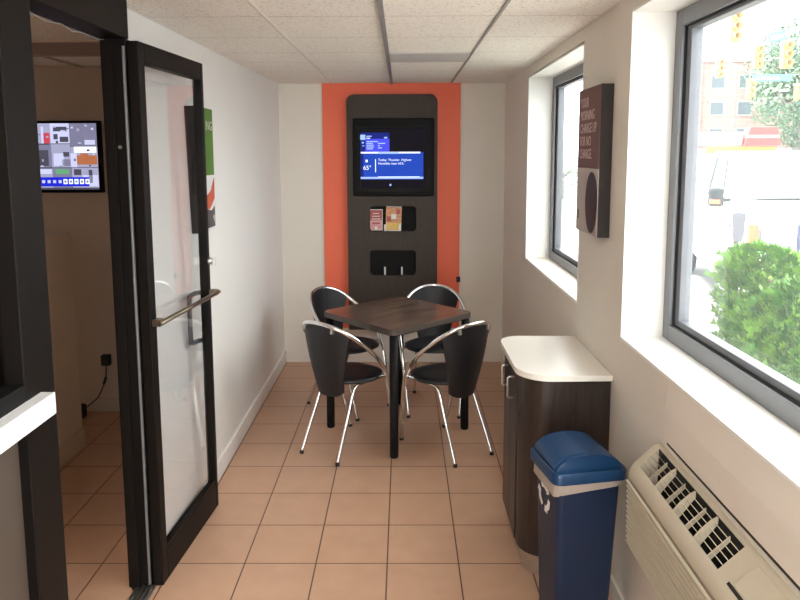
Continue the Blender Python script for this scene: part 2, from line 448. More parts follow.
# grid bars of the suspended ceiling
for i, (x0, x1, w, m) in enumerate(((-.566, -.553, .011, 'tbar'), (-.084, -.092, .019, 'tbar_dark'), (.385, .373, .012, 'tbar_dark'))):
    b = MB()
    y0, y1 = 2.0, YF
    for (a, c, e, f) in ((x0, x1, w, .006),):
        vs = [(a-e/2, y0), (a+e/2, y0), (c+e/2, y1), (c-e/2, y1)]
        b.prism(vs, 'z', H-f, H)
    if i == 1:
        b2 = [(x0-.011, y0), (x0+.002, y0), (x1+.002, y1), (x1-.011, y1)]
        b.prism(b2, 'z', H-.012, H-.006)
    b.build('trim_%d' % (i+1), m, kind='structure')
b = MB(); b.box(-.078, .371, 3.862, 4.212, H-.006, H+.001, .002)
o = b.build('ceiling_panel', mat('grey_access_panel', (0.50, 0.48, 0.46), 0.6, var=0.05, scale=30))
tag(o, 'greyish flat access panel set in the beige tiled ceiling', 'ceiling panel')

# far wall
b = MB(); b.box(-1.2, 0.95, YF, YF+.15, 0, H); b.build('wall_far', 'wall', kind='structure')
b = MB(); b.box(-.98, XR, YF-.012, YF, 0, .095, .003); b.build('baseboard_far', 'wall', kind='structure')
# left wall: face leans a touch outwards near the door
b = MB()
vs = [(-.985,2.57,0), (-.985,YF,0), (-.989,YF,H), (-1.058,2.57,H), (-1.088,2.57,0), (-1.088,YF,0), (-1.088,YF,H), (-1.088,2.57,H)]
nu = 12
front = [[Vector(vs[0]).lerp(Vector(vs[1]), i/nu).lerp(Vector(vs[3]).lerp(Vector(vs[2]), i/nu), j/6) for i in range(nu+1)] for j in range(7)]
V = [[b.bm.verts.new(p) for p in row] for row in front]
for j in range(6):
    for i in range(nu): b.bm.faces.new((V[j][i], V[j][i+1], V[j+1][i+1], V[j+1][i]))
bk = [b.bm.verts.new(p) for p in vs[4:]]
b.bm.faces.new((bk[3], bk[2], bk[1], bk[0]))
b.bm.faces.new([bk[0]] + [V[j][0] for j in range(7)] + [bk[3]])
b.bm.faces.new([bk[1], bk[2]] + [V[6-j][nu] for j in range(7)])
b.bm.faces.new([V[0][i] for i in range(nu+1)][::-1] + [bk[0], bk[1]])
b.bm.faces.new([V[6][i] for i in range(nu+1)] + [bk[2], bk[3]])
bmesh.ops.recalc_face_normals(b.bm, faces=b.bm.faces[:])
b.build('wall_left', 'wall_l', kind='structure')
b = MB(); b.box(-.99, -.972, 3.16, YF, 0, .10, .004); b.build('baseboard_left', 'wall_l', kind='structure')
# right wall with the two window openings
W1 = (-.30, 2.48, 1.02, 2.20)      # y0,y1,z0,z1 of the large window
W2 = (3.12, 4.475, 1.008, 2.19)
b = MB()
xo = 1.02
b.box(XR, xo, YB, YF+.15, 0, W1[2])
b.box(XR, xo, YB, YF+.15, W1[3], H)
b.box(XR, xo, YB, W1[0], W1[2], W1[3]); b.box(XR, xo, W1[1], W2[0], W1[2], W1[3]); b.box(XR, xo, W2[1], YF+.15, W1[2], W1[3])
b.build('wall_right', 'wall', kind='structure')
b = MB(); b.box(XR-.010, XR, YB, YF-.012, 0, .08, .003); b.build('baseboard_right', 'wall', kind='structure')
b = MB(); b.prism([(XR, 1.014), (XR-.012, .93), (XR-.012, .836), (XR, .836)], 'y', -.3, 2.006); b.build('trim_4', 'wall', kind='structure')

def window(idx, W, label):
    y0, y1, z0, z1 = W
    r = struct('window_%d' % idx, (XR, (y0+y1)/2, z0), label)
    # thin boards lining the opening; reveal whitened to carry direct window light, sill white
    b = MB(); t = .006
    b.box(XR-.001, .957, y1-t, y1+.002, z0, z1); b.box(XR-.001, .957, y0-.002, y0+t, z0, z1); b.box(XR-.001, .957, y0, y1, z1-t, z1+.002)
    b.build('window_reveal', 'white', r)
    b = MB(); b.box(XR-.002, .957, y0, y1, z0-.004, z0+.008, .002); b.build('window_sill', 'white', r)
    t0 = .006
    ya, yb, za, zb = y0+t0, y1-t0, z0+.008, z1-t0
    w = .056
    b = MB()
    for (a, c, d, e) in ((ya, ya+w, za, zb), (yb-w, yb, za, zb), (ya+w, yb-w, zb-w, zb), (ya+w, yb-w, za, za+w)):
        b.box(.957, 1.0, a, c, d, e, .002)
    fr = b.build('window_frame', 'alu', r)
    g = .005
    b = MB(); ya2, yb2, za2, zb2 = ya+w, yb-w, za+w, zb-w
    for (a, c, d, e) in ((ya2, ya2+g, za2, zb2), (yb2-g, yb2, za2, zb2), (ya2, yb2, zb2-g, zb2), (ya2, yb2, za2, za2+g)):
        b.box(.968, 1.0, a, c, d, e)
    b.build('gasket', 'gasket', fr)
    w2 = .035
    b = MB(); ya3, yb3, za3, zb3 = ya2+g, yb2-g, za2+g, zb2-g
    for (a, c, d, e) in ((ya3, ya3+w2, za3, zb3), (yb3-w2, yb3, za3, zb3), (ya3+w2, yb3-w2, zb3-.012, zb3), (ya3+w2, yb3-w2, za3, za3+.022)):
        b.box(.975, 1.015, a, c, d, e, .002)
    b.build('sash', 'alu_mid', r)
    b = MB(); b.box(.992, .998, ya3+.01, yb3-.01, za3+.005, zb3-.005)
    b.build('window_pane', 'pane', r)
window(1, W1, 'large window over the wall air conditioner')
window(2, W2, 'smaller window beyond the brown wall sign')

# wall behind the camera with an added glazed opening to admit daylight
b = MB()
b.box(-1.2, -.85, YB-.15, YB, 0, H); b.box(.66, 1.0, YB-.15, YB, 0, H); b.box(-.85, .66, YB-.15, YB, 2.12, H)
b.build('wall_back', 'wall', kind='structure')
r = struct('door_added', (-.095, YB-.07, 0), 'added glazed opening behind the camera, unseen, letting in fill daylight')
b = MB()
for x0, x1 in ((-.85, -.79), (-.125, -.065), (.60, .66)): b.box(x0, x1, YB-.12, YB-.03, 0, 2.12)
b.box(-.79, .60, YB-.12, YB-.03, 2.05, 2.12); b.box(-.79, .60, YB-.12, YB-.03, 0, .12)
b.build('door_frame', 'bronze', r)
for x0, x1 in ((-.79, -.125), (-.065, .60)):
    b = MB(); b.box(x0, x1, YB-.078, YB-.072, .12, 2.05); b.build('door_pane', 'pane', r)

# ---- storefront partition on the left (plane x = -1.0), doorway and leaf
r = struct('window_3', (-1.05, 1.2, 0), 'dark framed interior storefront beside the doorway')
b = MB()
b.box(-1.1, -1.0, 1.735, 1.885, 0, H, .004)
b.box(-1.1, -1.0, YB, 1.735, 2.10, H, .004)
b.build('window_frame', 'bronze', r)
b = MB(); b.box(-1.088, -1.012, 1.885, 1.905, 0, 2.10, .003); b.build('door_stop', 'lowpanel', r)
b = MB(); b.box(-1.1, -1.0, YB, 1.735, .97, 1.10, .004); b.build('transom_rail', 'black', r)
b = MB(); b.box(-1.02, -.962, YB, 1.812, .993, 1.054, .002); b.build('window_sill', 'ledge', r, label='white ledge board along the dark storefront rail')
b = MB(); b.box(-1.055, -1.049, YB, 1.74, 1.095, 2.105); b.build('window_pane', 'dark_glass', r)
b = MB(); b.box(-1.07, -1.03, YB, 1.735, 0, .975); b.build('lower_panel', 'lowpanel', r)

r = struct('door_1', (-.98, 2.53, 0), 'open glass door in a dark bronze frame')
b = MB()
b.box(-1.092, -1.0, 2.512, 2.585, 0, 2.118, .003)
b.box(-1.1, -.998, 1.885, 2.545, 2.118, H, .004)
b.box(-1.075, -1.045, 2.498, 2.512, 0, 2.115)
b.build('door_frame', 'bronze', r)
b = MB(); b.box(-1.009, -1.001, 2.500, 2.512, .02, 2.09, .002); b.build('weather_strip', 'alu', r, label='light grey weather strip')
b = MB(); b.box(-1.062, -.985, 1.885, 2.512, 0, .010, .003)
for k in range(4): b.box(-1.055+.018*k, -1.047+.018*k, 1.885, 2.512, .010, .013)
b.build('threshold', 'steel', r)
# leaf local frame: u along the leaf, n outwards into the room
A = Vector((-.955, 2.513)); B = Vector((-.906, 3.145)); du = (B - A).normalized(); dn = Vector((du.y, -du.x))
LM = Matrix(((du.x, dn.x, 0, A.x), (du.y, dn.y, 0, A.y), (0, 0, 1, 0), (0, 0, 0, 1)))
def leafpart(build, name, m, parent, label=None):
    t = MB(); build(t); t.bm.transform(LM); return t.build(name, m, parent, label=label)
LW, LH, TH = .634, 2.110, .042
def f(t):
    t.box(0, .050, -TH, 0, .008, LH, .003)
    t.box(LW-.026, LW, -TH, 0, .008, LH, .003)
    t.box(.050, LW-.026, -TH, 0, 2.036, LH, .003)
    t.box(.050, LW-.026, -TH, 0, .008, .135, .003)
leaf = leafpart(f, 'door_leaf', 'bronze', r)
leafpart(lambda t: t.box(.047, LW-.024, -.024, -.018, .130, 2.040), 'door_pane', 'door_glass', leaf)
def f(t):
    t.box(.052, LW-.028, -.012, -.002, .135, .150, .002)
leafpart(f, 'glazing_bead', 'bronze', leaf)
def f(t):
    t.tube([(-.005, .040, 1.072), (LW-.005, .040, 1.066)], .0095, 12)
    t.obox((.012, .022, 1.072), (.03, .036, .028), bev=.003); t.obox((LW-.022, .022, 1.066), (.03, .036, .028), bev=.003)
leafpart(f, 'push_bar', 'brass', leaf)
def f(t):
    t.tube([(LW-.012, -TH+.004, 1.062), (LW-.03, -TH-.018, 1.062), (LW-.085, -TH-.024, 1.058), (LW-.099, -TH-.024, 1.03), (LW-.099, -TH-.024, .865), (LW-.085, -TH-.024, .838), (LW-.03, -TH-.018, .834), (LW-.012, -TH+.004, .834)], .011, 10, smooth=3)
leafpart(f, 'pull_handle', 'meter', leaf)
def f(t):
    t.lathe([(.016, 0), (.016, .012), (.010, .014), (.009, .02)], (LW-.013, 0, 1.212), 14, axis='y')
    t.obox((LW-.013, .026, 1.209), (.008, .014, .034), bev=.002)
leafpart(f, 'thumb_turn', 'steel', leaf)
b = MB(); b.lathe([(.007, 0), (.007, .004), (.004, .006)], (-1.035, 2.505, 1.73), 10, axis='y'); b.bm.transform(Matrix.Identity(4))
b.build('door_bolt', 'steel', r)

# ---- back room seen through the doorway
b = MB(); b.box(-3.4, -1.11, 4.39, 4.5, 0, H); b.build('wall_back_room', 'tan', kind='structure')
b = MB(); b.box(-3.4, -3.3, YB, 4.39, 0, H); b.build('wall_back_room_side', 'tan', kind='structure')
b = MB(); b.box(-3.4, -1.2, YB-.15, YB, 0, H); b.build('wall_back_room_near', 'tan', kind='structure')
b = MB(); b.box(-2.05, -1.11, 4.378, 4.39, 0, .09, .003); b.build('baseboard_back_room', 'tan', kind='structure')
r = struct('wall_partition', (-2.05, 3.0, 0), 'low tan partition wall in the back room')
b = MB(); b.box(-2.2, -1.9, 2.0, 3.86, 0, 1.262, .004); b.build('partition', 'tan_light', r)
b = MB(); b.box(-1.9, -1.888, 2.0, 3.86, 0, .10, .003); b.build('skirting', 'tan_light', r)
for nm, y in (('trim_5', 3.42), ('trim_6', 3.90)):
    b = MB(); b.box(-3.3, -1.13, y-.012, y+.012, H-.008, H); b.build(nm, 'tan', kind='structure')
b = MB(); b.box(-2.035, -2.01, 2.0, 4.39, H-.008, H); b.build('trim_7', 'tan', kind='structure')
b = MB(); b.box(-3.3, -1.13, 3.43, 3.89, H-.004, H); b.build('trim_8', mat('back_room_ceiling_strip', (0.36, 0.25, 0.19), 0.8), kind='structure')

# ---------------------------------------------------------------- back room things
t = thing('monitor', (-2.13, 4.385, 1.69), 'wall monitor showing a grid of security camera pictures in the dim back room', 'monitor')
b = MB(); b.box(-2.345, -1.92, 4.345, 4.388, 1.465, 1.918, .004); b.build('monitor_case', 'bezel', t)
b = MB(); x0, x1, z0, z1 = -2.328, -1.938, 1.485, 1.902; yy = 4.3435
def cell(a, c, d, e, mi, dy=0.0):
    X0, X1 = x0+(x1-x0)*a, x0+(x1-x0)*c; Z0, Z1 = z0+(z1-z0)*d, z0+(z1-z0)*e
    b.quad((X0, yy-dy, Z0), (X1, yy-dy, Z0), (X1, yy-dy, Z1), (X0, yy-dy, Z1), mi)
mm = ['s_gd', 's_g1', 's_g2', 's_g3', 's_or', 's_rd', 's_gr', 's_bb', 's_wh']
cell(0, 1, 0, 1, 0)
for q in ((0,.25,.70,1,2),(.25,.56,.70,1,3),(.565,1,.66,1,1),(0,.25,.34,.68,1),(.25,.56,.34,.69,2),(.565,1,.34,.65,2),(0,.25,.03,.32,2),(.25,.56,.03,.33,1),(.565,1,.03,.33,2)): cell(*q, .0004)
R2 = random.Random(3)
for q in ((.13,.24,.70,.86,5),(.10,.14,.70,.95,3),(.30,.52,.88,.95,0),(.30,.37,.76,.84,0),(.40,.54,.72,.80,0),(.42,.50,.86,.90,3),(.62,.98,.56,.65,8),(.66,.99,.38,.52,4),(.72,.85,.47,.55,4),(.80,.97,.68,.75,3),
          (.05,.20,.36,.60,0),(.28,.45,.36,.55,3),(.44,.54,.50,.57,0),(.42,.55,.36,.46,1),(.56,.66,.34,.55,3),(.02,.24,.24,.31,3),(.30,.52,.24,.31,6),(.60,.72,.22,.31,0),(.74,.99,.05,.22,3),(.84,.9,.1,.3,0)): cell(*q, .0008)
for k in range(26):
    a = R2.random()*.95; d = .34 + R2.random()*.62
    cell(a, a+.015+.04*R2.random(), d, d+.01+.03*R2.random(), R2.choice((0, 3, 3, 2, 1)), .0011)
cell(.02, .84, .05, .19, 7, .0014)
for k in range(4): cell(.07+.09*k, .12+.09*k, .10, .145, 3, .0018)
for k in range(5): cell(.42+.09*k, .485+.09*k, .085, .16, 8, .0018); 
for k in range(5): cell(.435+.09*k, .47+.09*k, .105, .14, 1 if k != 2 else 6, .0022)
b.build('screen', mm, t)

t = thing('power_adapter', (-1.965, 4.385, .30), 'black plug adapter in the back room wall with a dangling cord', 'power adapter')
b = MB(); b.box(-1.995, -1.940, 4.345, 4.388, .325, .395, .005); b.build('plug', 'gasket', t)
b = MB(); b.tube([(-1.968, 4.365, .33), (-1.972, 4.36, .25), (-1.985, 4.355, .20), (-2.02, 4.345, .12), (-2.06, 4.33, .08), (-2.10, 4.30, .05)], .004, 8, smooth=5); b.build('cord', 'gasket', t)
b = MB(); b.obox((-1.979, 4.357, .222), (.016, .014, .05), ry=.35, bev=.004); b.build('inline_block', 'gasket', t)
b = MB(); b.box(-2.16, -2.085, 4.22, 4.31, 0, .085, .008)
b.box(-2.15, -2.095, 4.215, 4.222, .02, .06); tag(b.build('power_brick', 'gasket'), 'black power block on the floor at the end of the tan partition', 'power supply')
t = thing('desk_device', (-1.045, 1.60, 1.10), 'small black device with a silver end on the rail behind the storefront glass', 'device')
b = MB(); b.prism([(-1.098, 1.102), (-1.062, 1.102), (-1.062, 1.135), (-1.082, 1.145), (-1.098, 1.145)], 'y', 1.42, 1.66, bev=.003); b.build('case', 'gasket', t)
b = MB(); b.prism([(-1.094, 1.108), (-1.066, 1.108), (-1.066, 1.13), (-1.082, 1.14), (-1.094, 1.14)], 'y', 1.66, 1.668); b.build('end_plate', 'steel', t)
b = MB(); b.tube([(-1.072, 2.0, 2.113), (-1.07, 2.1, 2.098), (-1.065, 2.18, 2.108), (-1.06, 2.24, 2.094), (-1.068, 2.32, 2.106), (-1.06, 2.42, 2.100), (-1.07, 2.50, 2.112)], .0018, 6, smooth=4)
tag(b.build('cable', 'wire'), 'thin white cable sagging under the door header', 'cable')

# ---------------------------------------------------------------- far wall: orange panel, media panel, television
b = MB(); b.box(-.641, .449, YF-.020, YF, .29, H, .003)
tag(b.build('accent_panel', 'orange'), 'tall orange panel on the far wall behind the brown media unit', 'wall panel')
t = thing('media_panel', (-.09, YF-.05, .29), 'tall dark brown wall unit with television recess and two brochure slots', 'wall unit')
px0, px1, pz0, pz1 = -.447, .266, .29, 2.166
yf = YF-.075
up = facing((0, yf+.05, 0), (1, 0, 0), (0, 0, 1))      # local z points to -y
tvh = rrect(-.402, .240, 1.372, 1.984, .012, 2)
s1 = rrect(-.270, .098, 1.094, 1.294, .03); s2 = rrect(-.272, .098, .738, .940, .03)
b = MB(); b.plate(rrect(px0, px1, pz0, pz1, (.004, .004, .06, .06), 8), [tvh, s1, s2], .05, up)
b.build('face_panel', 'panel', t)
b = MB(); b.box(px0+.012, px1-.012, yf+.05, YF-.020, pz0, pz1-.02); b.build('backing', 'niche', t)
for ang, (za, zb) in ((0, (1.094, 1.294)), (0, (.738, .940))):
    b = MB(); b.box(-.268, .096, yf+.006, yf+.049, za-.004, za+.003); b.build('slot_shelf', 'niche', t)
for x in (-.152, -.016):
    b = MB(); b.box(x-.007, x+.007, yf-.004, yf+.010, .741, .806, .003); b.build('divider', 'steel', t, label='short steel divider in the lower slot')
t = thing('television', (-.08, yf+.03, 1.376), 'flat television with blue weather display in the brown wall unit', 'television')
b = MB(); b.box(-.398, .236, yf+.006, yf+.048, 1.376, 1.980, .004)
b.build('television_case', 'bezel', t)
b = MB()
for (a, c, d, e) in ((-.372, .210, 1.408, 1.440), (-.372, .210, 1.905, 1.930), (-.372, -.340, 1.440, 1.905), (.184, .210, 1.440, 1.905)): b.box(a, c, yf-.002, yf+.006, d, e, .002)
b.build('inner_bezel', mat('grey_black_bezel', (0.006, 0.0055, 0.0055), 0.5, spec=0.15), t)
b = MB(); yy = yf+.003
mm = ['screen_off', 's_navy', 's_blue', 's_vio', 's_lt', 's_wh']
def sc_(pxa, pxb, pya, pyb, mi, dy):
    fx = lambda p: ((p-403.6)*1.03+1.2)/683*5.41*1.005 - .018
    fz = lambda q: 1.7 - (q-154.6)/683*5.41*1.003
    b.quad((fx(pxa), yy-dy, fz(pyb)), (fx(pxb), yy-dy, fz(pyb)), (fx(pxb), yy-dy, fz(pya)), (fx(pxa), yy-dy, fz(pya)), mi)
    return fx, fz
fx, fz = sc_(361, 428.5, 129, 188.5, 0, 0)
sc_(361.5, 391, 133, 152, 1, .0004); sc_(368, 391, 139, 152, 3, .0008); sc_(363, 368, 135, 140, 4, .001)
sc_(361.5, 423.5, 152, 179, 2, .0006); sc_(361.5, 366, 140, 179, 1, .0007)
sc_(363.5, 420.5, 151.8, 153.4, 5, .001); sc_(380, 400, 152, 153.8, 4, .0013)
sc_(361.5, 423.5, 176.5, 178.5, 4, .0009); sc_(380, 420, 176.2, 176.9, 5, .0012)
sc_(377.2, 377.9, 159, 172, 5, .001)
sc_(369, 374, 136, 137, 4, .001); sc_(369, 372.5, 138, 138.8, 5, .001); sc_(386, 389, 137.2, 138.6, 4, .001)
for k, w in enumerate((11, 6, 7, 7, 6)): sc_(369, 369+w, 141.2+1.8*k, 142.2+1.8*k, 4, .0012)
for k, w in enumerate((7, 2, 4)): sc_(380, 380+w, 143+2.2*k, 144+2.2*k, 4, .0012)
sc_(368, 370, 159.5, 162, 5, .001); sc_(364.5, 366.5, 142, 143.5, 4, .001); sc_(365, 367, 145.5, 146.3, 4, .001)
for (q, xx, sz, s) in ((169.5, 365.5, .048, '65°'), (160.8, 380, .026, 'Today: Thunder. Highest'), (164.3, 380, .026, 'Humidity near 65%.')):
    b.text(s, sz, facing((fx(xx), yy-.0012, fz(q)), (1, 0, 0), (0, 0, 1)), 5, .0002)
for xx in (388, 391, 395, 412, 418): sc_(xx, xx+1.6, 183.5, 185.5, 4 if xx == 391 else 0, .0008)
b.build('screen', mm, t)
# brochures in the upper slot
def brochure(x, w, z, h, lean, paint, label, mats):
    t = thing('brochure', (x, yf+.02, z), label, 'brochure', 'brochures in the upper slot')
    b = MB(); b.box(-w/2, w/2, 0, .006, 0, h, .001); b.bm.transform(Matrix.Rotation(lean, 4, 'Y') @ Matrix.Rotation(-.10, 4, 'X'))
    b.build('cover', mats, t, local=True)
    b = MB(); paint(b); b.bm.transform(Matrix.Rotation(lean, 4, 'Y') @ Matrix.Rotation(-.10, 4, 'X'))
    b.build('printed_picture', mats, t, local=True)
def rect(b, a, c, d, e, mi, y=-.0006): b.quad((a, y, d), (c, y, d), (c, y, e), (a, y, e), mi)
def p1(b):
    rect(b, -.048, .048, .078, .162, 1); rect(b, -.048, .048, .005, .075, 2)
    for k in range(3): rect(b, -.036+.006*k, .036-.006*k, .088+.022*k, .094+.022*k, 0, -.001)
    rect(b, -.01, .01, .008, .03, 0, -.001); rect(b, -.03, .03, .05, .062, 1, -.001)
brochure(-.222, .105, 1.099, .168, 0.0, p1, 'red and pink brochure, left one in the upper slot', ['br_white', 'br_red', 'br_pink'])
def p2(b):
    rect(b, -.062, .062, .06, .185, 1); rect(b, -.055, .055, .003, .06, 2)
    rect(b, -.02, .02, .09, .13, 0, -.001); rect(b, .02, .05, .13, .17, 3, -.001); rect(b, -.055, -.02, .07, .11, 3, -.001)
brochure(-.084, .122, 1.099, .192, 0.03, p2, 'orange and yellow leaflet, right one in the upper slot', ['br_white', 'br_mix', 'br_yel', 'br_red'])
t = thing('brochure_holder', (-.084, yf-.003, 1.099), 'small white pocket in front of the yellow leaflet', 'brochure holder')
b = MB(); b.box(-.158, -.140, yf-.006, yf+.004, 1.099, 1.148, .001); b.box(-.040, -.022, yf-.006, yf+.004, 1.099, 1.148, .001); b.box(-.158, -.022, yf-.006, yf+.004, 1.096, 1.101, .001)
b.build('pocket', 'br_white', t)
t = thing('wall_outlet', (.435, YF-.01, .69), 'small black wall outlet at the right edge of the orange panel', 'outlet')
b = MB(); b.box(.424, .456, YF-.030, YF-.018, .672, .715, .003); b.build('cover_plate', 'gasket', t)
b = MB(); b.box(.431, .435, YF-.0315, YF-.030, .688, .702); b.box(.444, .448, YF-.0315, YF-.030, .688, .702); b.build('socket', 'meter', t)

# ---------------------------------------------------------------- signs on the side walls
t = thing('wall_sign', (.78, 2.82, 1.374), 'brown box sign with coffee cup and white lettering between the two windows', 'sign')
sx = .757
b = MB(); b.box(sx, XR, 2.660, 2.985, 1.374, 1.968, .002); b.build('sign_box', 'sign_edge', t)
b = MB(); b.box(sx-.002, sx+.0005, 2.662, 2.983, 1.642, 1.966); b.build('sign_face', 'sign_brown', t)
b = MB(); b.box(sx-.002, sx+.0005, 2.662, 2.983, 1.376, 1.642); b.build('picture_area', 'sign_pale', t)
b = MB()
pts = []
for k in range(32):
    a = 2*PI*k/32; pts.append((2.752+.086*math.cos(a), 1.506+.124*math.sin(a)))
b.prism(pts, 'x', sx-.0035, sx-.0015)
b.build('cup_picture', 'coffee', t)
b = MB()
b.box(sx-.003, sx-.0015, 2.94, 2.962, 1.425, 1.465); b.build('small_logo', 'greyprint', t)
b = MB()
for k, s in enumerate(('YOUR', 'MORNING', 'CHARGE UP', 'FOR NO', 'CHARGE.')):
    b.text(s, .056, facing((sx-.0022, 2.952, 1.892-.0525*k), (0, -1, 0), (0, 0, 1)), 0, .0004, sx=.80)
b.build('lettering', 'sign_pink', t)
t = thing('wall_poster', (-1.0, 3.3, 1.325), 'green and white box poster on the left wall behind the open glass door', 'poster')
fxp = -.985
b = MB(); b.box(-1.04, fxp, 3.255, 3.55, 1.325, 1.932, .002); b.build('poster_box', 'sign_edge', t)
b = MB(); b.box(fxp-.0005, fxp+.002, 3.257, 3.548, 1.60, 1.930); b.build('poster_face', 'green', t)
b = MB(); b.box(fxp-.0005, fxp+.002, 3.257, 3.548, 1.327, 1.60); b.build('picture_area', 'whiteprint', t)
b = MB(); b.prism([(3.30, 1.47), (3.47, 1.52), (3.54, 1.585), (3.54, 1.48), (3.45, 1.43), (3.32, 1.42)], 'x', fxp+.0015, fxp+.003); b.build('orange_shape', 'redprint', t)
b = MB(); b.prism([(3.30, 1.335), (3.535, 1.335), (3.54, 1.44), (3.48, 1.42), (3.40, 1.43)], 'x', fxp+.0015, fxp+.0028); b.build('dark_shape', 'greyprint', t)
b = MB(); b.text('ING', .065, facing((fxp+.002, 3.538, 1.825), (0, 1, 0), (0, 0, 1)), 0, .0004, align='RIGHT')
b.build('lettering', 'whiteprint', t); b = MB(); b.text('9', .05, facing((fxp+.003, 3.528, 1.36), (0, 1, 0), (0, 0, 1)), 0, .0004, align='RIGHT'); b.build('numeral', 'whiteprint', t)

# ---------------------------------------------------------------- table
TC = Vector((-.043, 4.105, 0)); ta = math.radians(45 - 2)
t = thing('cafe_table', TC, 'square dark wood cafe table with four black legs between four chairs', 'table', rz=ta)
hs = .330
b = MB(); b.prism(rrect(-hs, hs, -hs, hs, .045, 6), 'z', .712, .745, bev=.002); b.bm.normal_update()
b.build('tabletop', 'tabletop', t, local=True)
b = MB()
o_ = rrect(-hs-.0015, hs+.0015, -hs-.0015, hs+.0015, .046, 6)
n = len(o_)
for i in range(n):
    p, q = o_[i], o_[(i+1) % n]; b.quad((p[0], p[1], .7135), (q[0], q[1], .7135), (q[0], q[1], .7435), (p[0], p[1], .7435))
b.build('edge_band', 'tableedge', t, local=True)
b = MB(); b.box(-.28, .28, -.28, .28, .690, .711); b.build('apron_frame', 'black', t, local=True)
for sx_ in (-1, 1):
    for sy_ in (-1, 1):
        b = MB(); b.lathe([(.0235, .004), (.0245, .006), (.0245, .711)], (sx_*.296, sy_*.296, 0), 20)
        lg = b.build('leg', 'black', t, local=True)
        b = MB(); b.lathe([(.021, 0), (.021, .005)], (sx_*.296, sy_*.296, 0), 16); b.build('glide', 'gasket', lg, local=True)

